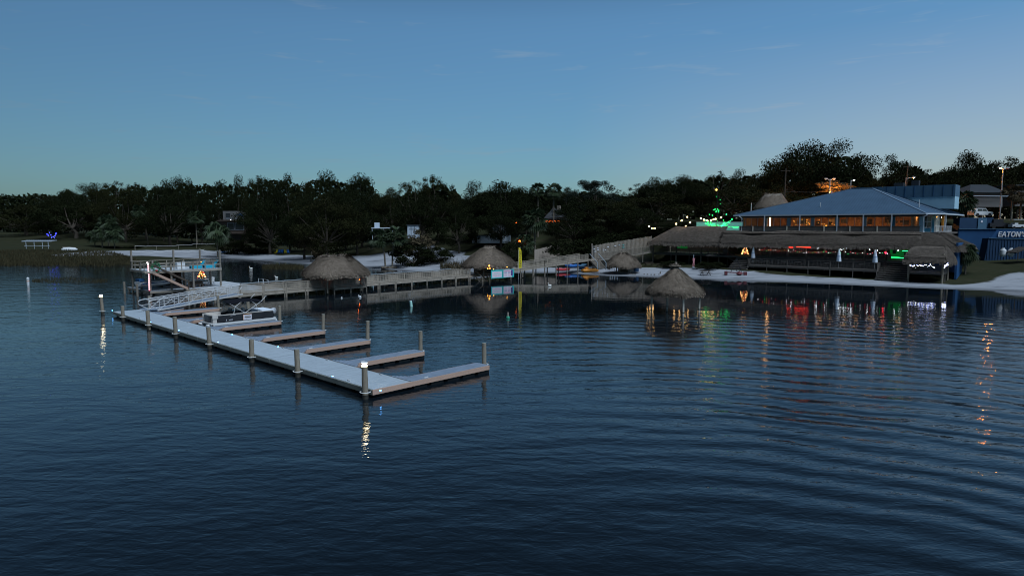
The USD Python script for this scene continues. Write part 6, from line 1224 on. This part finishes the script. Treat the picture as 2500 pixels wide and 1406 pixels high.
pm = trimesh.creation.extrude_polygon(Polygon(prof), 1.75, engine='earcut'); pv = np.array(pm.vertices); vn.part('body', MB().add(np.c_[pv[:, 0], pv[:, 2], pv[:, 1]], np.array(pm.faces)[:, ::-1]), 'white_paint')
vn.part('side_window', MB().add([(-1.45, -.02, 1.12), (-.45, -.02, 1.12), (-.45, -.02, 1.58), (-1.35, -.02, 1.58)], [[0, 1, 2, 3]]), 'glass_dark'); vn.part('side_window', MB().add([(-.35, -.02, 1.12), (.8, -.02, 1.12), (.4, -.02, 1.58), (-.35, -.02, 1.58)], [[0, 1, 2, 3]]), 'glass_dark')
for x in (-1.4, 1.4): vn.part('wheel', MB().tube([(x, -.06, .36), (x, .2, .36)], .36, 12), 'tyre')
vn.part('roof_rack', MB().box((-.5, .8, 1.79), (1.7, 1.3, .08)), 'dark_trim'); vn.part('tail_light', MB().box((-2.12, .1, .95), (.08, .2, .3)), 'red_plastic')
def street_lamp(px, ybase, ytop, Y, label, heads, arm=1.0):
    b = AT(px, ybase, Y); h = AT(px, ytop, Y)[2] - b[2]; t = thing('street_lamp', label, 'street lamp', b); t.part('pole', MB().tube([(0, 0, -1), (0, 0, h)], [.16, .09], 8), 'concrete')
    for dx, m_ in heads: t.part('arm', MB().tube([(0, 0, h - .3), (dx * .8, 0, h + .05)], .05, 6), 'steel'); hp = t.part('lamp_head', MB().box((dx, 0, h + .08), (.6, .3, .16)), 'steel'); t.part('lamp', MB().ball((dx, 0, h - .06), .12 if m_ == 'lamp_street' else .17, 1), m_, parent=hp)
street_lamp(2440.5, 532, 411, 137, 'tall street lamp with one lit orange head at the right', [(-.55, 'lamp_street'), (1.0, 'pink_cloth')]); street_lamp(2025, 470, 437, 150, 'unlit double-headed street lamp behind the restaurant roof', [(-.95, 'white_paint'), (.95, 'white_paint')])
street_lamp(2210, 470, 434, 162, 'lit orange street lamp above the roof-top plant screen', [(1.9, 'lamp_street')]); street_lamp(2076, 470, 440, 165, 'lit white street lamp right of the lamplit tree', [(.8, 'lamp_white')])
up = thing('utility_pole', 'tall utility pole behind the left slope of the blue roof', 'utility pole', AT(1914, 495, 150)); hh = AT(1914, 411, 150)[2] - AT(1914, 495, 150)[2]; up.part('pole', MB().tube([(0, 0, -3), (.15, 0, hh)], [.17, .11], 7), 'bark'); up.part('crossarm', MB().beam((-1, 0, hh - .6), (1.2, 0, hh - .6), .1, .12), 'bark')
up2 = thing('utility_pole', 'utility pole above the roof-top plant screen', 'utility pole', AT(2211, 470, 160)); hh2 = AT(2214, 401, 160)[2] - AT(2211, 470, 160)[2]; up2.part('pole', MB().tube([(0, 0, -3), (.2, 0, hh2)], [.17, .11], 7), 'bark'); up2.part('crossarm', MB().beam((-1, 0, hh2 - .6), (1.2, 0, hh2 - .6), .1, .12), 'bark')
a, b = AT(1915, 469, 150), AT(2211, 452, 160); pw = [a + (b - a) * s - RZ * 2.2 * 4 * s * (1 - s) * .3 for s in np.linspace(0, 1, 12)]; single('power_line', 'thin power line between the two utility poles', 'power line', MB().tube(pw, .025, 4), 'wire')
tree('lit', 2032, 440, 62, 156, 'round tree lit orange from below behind the restaurant roof', base=AT(2032, 472, 156)[2]); ul = thing('uplight', 'hidden sodium uplight under the lamplit tree', 'lamp', AT(2030, 476, 150)); ul.part('lens', MB().ball((0, 0, 0), .30, 1), 'lamp_up'); ul.part('housing', MB().tube([(0, 0, -.5), (0, 0, -.3)], .3, 8), 'dark_trim')
# green lit palm and warm bulb strings
gp = thing('lit_palm', 'palm wrapped in green lights with a gold star above the thatched bar', 'lit palm', AT(1750, 560, 138)); g = np.random.default_rng(4); gp.part('trunk', MB().tube([(0, 0, -2), (0, 0, .8)], .22, 8), 'palm_bark'); gp.part('mast', MB().tube([(0, 0, .5), (-.1, 0, 8.0)], .04, 6), 'dark_trim')
o = gp.loc
def gl(px, py, k=0): q = AT(px, py, 138 + k); return q
for i, (x1_, y1_) in enumerate(((1720, 537), (1728, 540), (1736, 543), (1788, 535), (1779, 540), (1770, 545), (1742, 548), (1762, 549))):
    a, b = gl(1750 + (x1_ - 1750) * .12, 557), gl(x1_, y1_); pts = [a + (b - a) * s - RZ * (.35 * math.sin(math.pi * s)) for s in np.linspace(0, 1, 15)]
    gp.part('frond', MB().tube(pts, .05, 5), 'leaf_palm', w=True)
    for p in pts[2:]: gp.part('bulb', MB().ball(p + g.normal(0, .12, 3), .08, 0), 'bulb_green', w=True)
for px, py in [(1743, 513), (1746, 511), (1749, 515), (1752, 511), (1755, 514), (1754, 518), (1748, 518), (1732, 524), (1739, 526), (1774, 522), (1773, 524), (1750, 480), (1758, 488), (1759, 498), (1751, 539), (1766, 538)] + [(g.uniform(1736, 1770), g.uniform(545, 556)) for _ in range(16)] + [(1792 + 2.5 * i, 557 - (i % 3)) for i in range(4)]:
    gp.part('bulb', MB().ball(gl(px, py), .05 if py < 505 else .08, 0), 'bulb_green', w=True)
gp.part('star', MB().ball(gl(1749, 463.5), .15, 0).box(gl(1749, 463.5), (.6, .05, .08)).box(gl(1749, 463.5), (.08, .05, .6)), 'bulb_amber', w=True, label='gold star at the mast top')
pt_ = [gl(x, 554 + .3 * math.sin(x)) for x in np.linspace(1738, 1816, 26)]; string('string_lights', 'straight green light string along the rail below the lit palm', pt_, ['bulb_green'], .05)
tp_ = thing('tarp_wall', 'teal tarpaulin wall lit green behind the lit palm', 'tarpaulin', AT(1756, 560, 141), -.1); tp_.part('sheet', MB().box((0, 0, .5), (9.6, .06, 1.9)), 'teal_tarp'); tp_.part('top_bar', MB().box((0, 0, 1.5), (9.8, .1, .08)), 'house_white')
for x in (-4.5, -1.5, 1.5, 4.5): tp_.part('post', MB().box((x, .1, -.3), (.1, .1, 3.6)), 'brown_wood')
string('string_lights', 'pair of warm bulbs at the left tip of the thatched wing', [AT(1585, 551, 138), AT(1591, 556, 138), AT(1598, 556, 138)], ['bulb_warm'], .14)
string('string_lights', 'short zigzag of warm bulbs above the thatched wing', [AT(x, y, 139) for x, y in ((1651, 545), (1664, 537), (1678, 528), (1685, 542), (1674, 550))], ['bulb_warm'], .13)
string('string_lights', 'row of warm bulbs crossing in front of the green lit palm', [AT(x, y, 136) for x, y in ((1711, 532), (1719, 535), (1727, 537), (1736, 536), (1742, 534), (1747, 533), (1761, 529))], ['bulb_warm'], .13)
gl_ = facing('garden_lamp', 'orange garden lamp on a post behind the bar hut', 'lamp', 1269, 598, 138); gl_.part('post', MB().tube([(0, 0, 0), (0, 0, .55)], .05, 6), 'dark_trim'); gl_.part('lamp', MB().ball((0, 0, .75), .22, 1), 'bulb_orange')
gl2 = facing('garden_lamp', 'small orange lamp high among the trees above the bar hut', 'lamp', 1260, 546, 146); gl2.part('lamp', MB().ball((0, 0, .25), .12, 1), 'bulb_orange'); gl2.part('post', MB().tube([(0, 0, -3.5), (0, 0, .15)], .05, 6), 'dark_trim')

# ------------------------------------------------------------------ beach furniture
def on(px, py): p = G(px, py); return V(p[0], p[1], max(p[2], gz(p[0], p[1])))
ptb = pattern('picnic_table')
for k in range(5): ptb.part('top_board', MB().box((0, -.3 + .15 * k, .75), (1.8, .14, .04)), 'brown_wood')
for y in (-.68, .68): ptb.part('bench', MB().box((0, y, .44), (1.8, .26, .04)), 'brown_wood')
for x in (-.65, .65): ptb.part('leg', MB().beam((x, -.7, 0), (x, .25, .74), .05, .1), 'brown_wood'); ptb.part('leg', MB().beam((x, .7, 0), (x, -.25, .74), .05, .1), 'brown_wood'); ptb.part('cross_brace', MB().box((x, 0, .42), (.05, 1.5, .1)), 'brown_wood')
for px, py, r, lab in ((1722, 672, .2, 'dark picnic table on the sand in front of the wide steps'), (1584, 650, .1, 'picnic table in the shade right of the small beach hut'), (1613, 653, .05, 'middle picnic table below the left wing of the bar'), (1646, 655, .1, 'third picnic table right below the left wing of the bar'), (905, 612, .2, 'dark picnic table on the lawn left of the two beach palms')):
    p = on(px, py); copy(ptb, 'picnic_table', lab, 'picnic table', p, r)
def kayak(px, py, m_, label, r, L=3.2, dz=0):
    p = on(px, py) + V(0, 0, dz); t = thing('kayak', label, 'kayak', p, r); n = 9; xs_ = np.linspace(-L / 2, L / 2, n); t.part('hull', MB().lathe((0, 0, 0), [(0, 0), (0, 0)], 3).tube([(x, 0, .22 + .12 * (2 * abs(x) / L) ** 3) for x in xs_], [max(.04, .34 * math.sqrt(max(0, 1 - (2 * x / L) ** 2))) for x in xs_], 10), m_, smooth=60); t.part('cockpit', MB().lathe((.1, 0, .48), [(.26, 0), (.3, .06), (.2, .08)], 10, 1.6, .8), 'dark_trim')
kayak(1374, 661, 'red_plastic', 'red kayak under the boardwalk at the edge of the sand', .3); kayak(1398, 655, 'blue_plastic', 'bright blue kayak under the boardwalk', .25, 3.4, .3)
pb = thing('pedal_boat', 'orange pedal boat on the sand beside the beach stair', 'pedal boat', on(1440, 664), .2); pb.part('hull', MB().tube([(-1.6, -.45, .3), (-1.2, -.45, .28), (1.2, -.45, .28), (1.6, -.45, .35)], [.12, .32, .32, .12], 10), 'orange_plastic', smooth=50); pb.part('hull', MB().tube([(-1.6, .45, .3), (-1.2, .45, .28), (1.2, .45, .28), (1.6, .45, .35)], [.12, .32, .32, .12], 10), 'orange_plastic', smooth=50)
pb.part('deck', MB().box((-.1, 0, .52), (2.6, 1.1, .2)), 'orange_plastic'); pb.part('seat', MB().box((-.7, -.3, .72), (.5, .42, .4)).box((-.7, .3, .72), (.5, .42, .4)), 'orange_plastic'); pb.part('paddle_housing', MB().lathe((.7, 0, .55), [(.3, 0), (.25, .25), (0, .32)], 10), 'brown_wood')
pb2 = thing('pedal_boat', 'dark blue boat tilted under the boardwalk behind the orange pedal boat', 'boat', on(1423, 657), 1.2); pb2.part('hull', MB().beam((-1.2, 0, .3), (1.2, 0, .7), .9, .5), 'blue_dark'); pb2.part('rim', MB().beam((-1.25, 0, .58), (1.2, 0, .98), 1.0, .08), 'blue_slate')
ps = thing('folding_screen', 'leaning white and blue panels at the left side of the small beach hut', 'screen', on(1503, 660), .1)
for k in range(5): ps.part('panel', MB().beam((-1.1 + k * .48, .1 * (k % 2), 0), (-1.1 + k * .48, .25, 1.5), .44, .04), 'umbrella' if k < 4 else 'blue_slate')
bc = thing('beach_bar', 'low bar counter with red and white boxes under the small beach hut', 'bar', on(1530, 664), .1); bc.part('counter', MB().box((-.6, .4, .5), (1.8, .5, 1.0)), 'pier_dark'); bc.part('cooler', MB().box((.75, 0, .3), (1.0, .5, .6)), 'vinyl'); bc.part('cooler_lid', MB().box((.75, 0, .66), (1.04, .54, .12)), 'red_plastic'); bc.part('cabinet', MB().box((1.9, .3, .65), (.9, .6, 1.3)), 'blue_dark')
ed = thing('stone_edging', 'row of upright edging blocks in the sand before the small beach hut', 'edging', on(1530, 669))
for k in range(22): q = on(1508 + k * 2.1, 668.5 + .12 * k); ed.part('block', MB().box(q + RZ * .08, (.12, .14, .24), .1), 'stone', w=True)
for k, (px, py) in enumerate(((1573, 670.5), (1581, 671), (1590, 671.5), (1598, 671.5), (1609, 671))):
    single('stone', f'dark stone in the sand right of the small beach hut, {ordn[k]} from the left', 'stone', MB().ball(on(px, py) + RZ * .06, .14 + .03 * (k % 2), 1), 'stone', group='stones in the sand')
single('shore_bird', 'dark bird standing on the sand near the water hut', 'bird', MB().lathe(on(1612, 670) + RZ * .12, [(0, 0), (.12, .08), (.13, .2), (.06, .34), (.07, .42), (0, .47)], 8).beam(on(1612, 670) + V(.05, 0, .48), on(1612, 670) + V(.22, 0, .46), .03, .03).tube([on(1612, 670), on(1612, 670) + RZ * .14], .02, 4), 'feather_dark')
an = thing('beach_swing', 'dark red weighted frame with A-frame legs on the sand before the wide steps', 'swing', on(1797, 672), -.2); an.part('beam', MB().beam((-1.4, 0, .5), (1.3, 0, .35), .18, .18), 'red_rust'); an.part('end_block', MB().box((-1.7, 0, .35), (.5, .5, .62)), 'red_rust'); an.part('end_block', MB().box((1.5, 0, .3), (.55, .5, .6)), 'red_rust'); an.part('weight', MB().lathe((.55, 0, .05), [(.2, 0), (.55, .15), (.45, .4), (.2, .55), (0, .6)], 10), 'red_rust')
for x in (-.95, .95): an.part('leg', MB().beam((x, 0, .4), (.05, 0, 2.9), .07, .07), 'dark_trim')
an.part('wheel', MB().tube([(.35 + .35 * math.cos(a), .1, .95 + .35 * math.sin(a)) for a in np.linspace(0, 6.28, 13)], .05, 5), 'dark_trim')
pp = thing('sign_post', 'narrow pink and white post sign on the sand below the left wing of the bar', 'sign', on(1693, 655)); pp.part('post', MB().box((0, 0, 1.2), (.08, .08, 2.7)), 'house_white'); pp.part('banner', MB().add([(-.2, -.06, 1.9), (.25, -.06, 1.9), (.14, -.06, .9), (-.12, -.06, .9)], [[0, 1, 2, 3]]).box((0, -.02, .55), (.36, .04, .9)), 'pink_cloth'); pp.part('foot', MB().box((0, 0, .15), (.4, .4, .3)), 'house_white')
cvt = thing('canopy_tent', 'low white and blue canopy tent on the sand beyond the boathouse', 'tent', on(560, 618), .1); cvt.part('roof', MB().add([(-2, -1, .5), (2, -1, .5), (1.5, 1, .6), (-1.5, 1, .6), (0, 0, 1.25)], [[0, 1, 4, 4], [1, 2, 4, 4], [2, 3, 4, 4], [3, 0, 4, 4]]), 'white_paint'); cvt.part('valance', MB().box((0, -1.0, .38), (4, .05, .3)), 'blue_plastic')
for k, (px, m_, lab) in enumerate(((673, 'yellow', 'yellow beach chair left of the blue ones'), (680, 'blue_plastic', 'left blue beach chair on the lawn edge'), (688, 'blue_plastic', 'middle blue beach chair on the lawn edge'), (697, 'yellow', 'yellow beach chair between the blue ones'), (704, 'blue_plastic', 'right blue beach chair on the lawn edge'))):
    t = thing('beach_chair', lab, 'chair', on(px, 619), .3 * (k - 2)); t.part('seat', MB().box((0, 0, .3), (.7, .7, .1)), m_); t.part('backrest', MB().beam((0, .35, .3), (0, .6, 1.15), .7, .08), m_)
    for x in (-.3, .3): t.part('leg', MB().box((x, -.25, .14), (.07, .07, .3)), m_)
for px, py, h_, lab in ((761, 639, 2.6, 'thin post standing in the sand left of the domed hut'), (826, 621, 1.9, 'thin post on the lawn behind the domed hut')):
    p = on(px, py); t = thing('marker_stake', lab, 'post', p); t.part('stake', MB().tube([(0, 0, -.2), (0, 0, h_)], .05, 6), 'house_tan'); t.part('foot', MB().box((0, 0, .1), (.8, .5, .22)), 'dark_trim')
rb = thing('rowing_boat', 'upturned white rowing boat beside the old jetty', 'boat', on(171, 612), .1); rb.part('hull', MB().tube([(-2.3, 0, .3), (-1.6, 0, .3), (0, 0, .3), (1.4, 0, .3), (2.2, 0, .3)], [.2, .6, .7, .55, .06], 10), 'white_paint', smooth=50); rb.part('keel', MB().beam((-2, 0, .98), (1.6, 0, .85), .06, .12), 'house_tan')
fence_ = thing('rope_fence', 'low post and rope fence behind the sand beyond the boathouse', 'fence', on(330, 611)); prev = None
for px, py in ((330, 612), (382, 611), (436, 610), (480, 606), (530, 606)):
    q = on(px, py); fence_.part('post', MB().tube([q - RZ * .2, q + RZ * 1.5], .08, 6), 'pier_dark', w=True)
    if prev is not None: fence_.part('rope', MB().tube([prev + RZ * 1.4, (prev + q) / 2 + RZ * 1.2, q + RZ * 1.4], .04, 5), 'rope_white', w=True)
    prev = q
# ------------------------------------------------------------------ on the water
wm = thing('marker_post', 'white hazard marker post in the water at the far left', 'marker', W(69, 696, 0)); wm.part('post', MB().tube([(0, 0, -1), (0, 0, .95)], .17, 10), 'white_paint'); wm.part('cap', MB().lathe((0, 0, .95), [(.2, 0), (.2, .08), (.05, .25), (0, .26)], 10), 'white_paint'); wm.part('band', MB().tube([(0, 0, .55), (0, 0, .65)], .175, 10, False), 'orange_plastic')
by = thing('spar_buoy', 'tilted mint green spar buoy floating right of the finger piers', 'buoy', W(1005, 748, 0)); by.part('float', MB().tube([(0, 0, -.3), (-.04, 0, .0), (-.1, 0, .62)], [.13, .16, .14], 10), 'mint'); by.part('top', MB().tube([(-.1, 0, .62), (-.102, 0, .65)], .14, 10), 'white_paint')
by = thing('spar_buoy', 'small green buoy with a pale stick in the middle of the water', 'buoy', W(1240, 777, 0)); by.part('float', MB().lathe((0, 0, -.12), [(0, 0), (.17, .05), (.19, .2), (.14, .32), (0, .34)], 12), 'green_plastic'); by.part('stick', MB().tube([(0, 0, .2), (0, 0, .58)], .085, 8), 'house_tan')
for px, py, r, lab in ((834, 727, .11, 'small white ball float under the bay of the domed hut'), (879, 725, .17, 'larger white ball float right of the hut bay'), (875.5, 722, .10, 'small white ball float beside the larger one')):
    single('float_ball', lab, 'float', MB().ball(W(px, py, .06), r, 1), 'white_paint', smooth=True)
def bird(px, py, label, L, z=0.0):
    p = W(px, py, 0) if z == 0 else AT(px, py, z); t = thing('gull', label, 'bird', p, .3); t.part('body', MB().lathe((0, 0, 0), [(0, 0), (.5 * L, .12 * L), (.55 * L, .3 * L), (.3 * L, .5 * L), (0, .55 * L)], 8, 1.0, .55), 'feather', smooth=50); t.part('head', MB().tube([(-.35 * L, 0, .4 * L), (-.45 * L, 0, .8 * L)], .10 * L, 6).ball((-.48 * L, 0, .85 * L), .14 * L, 1), 'feather'); t.part('beak', MB().beam((-.55 * L, 0, .85 * L), (-.85 * L, 0, .78 * L), .05 * L, .05 * L), 'orange_plastic')
bird(613, 657, 'white bird floating in the cove behind the boathouse', .62); bird(675, 679, 'pale bird floating in the cove nearer the boardwalk', .5); bird(1342, 699, 'white bird floating near the right end of the boardwalk', .55)
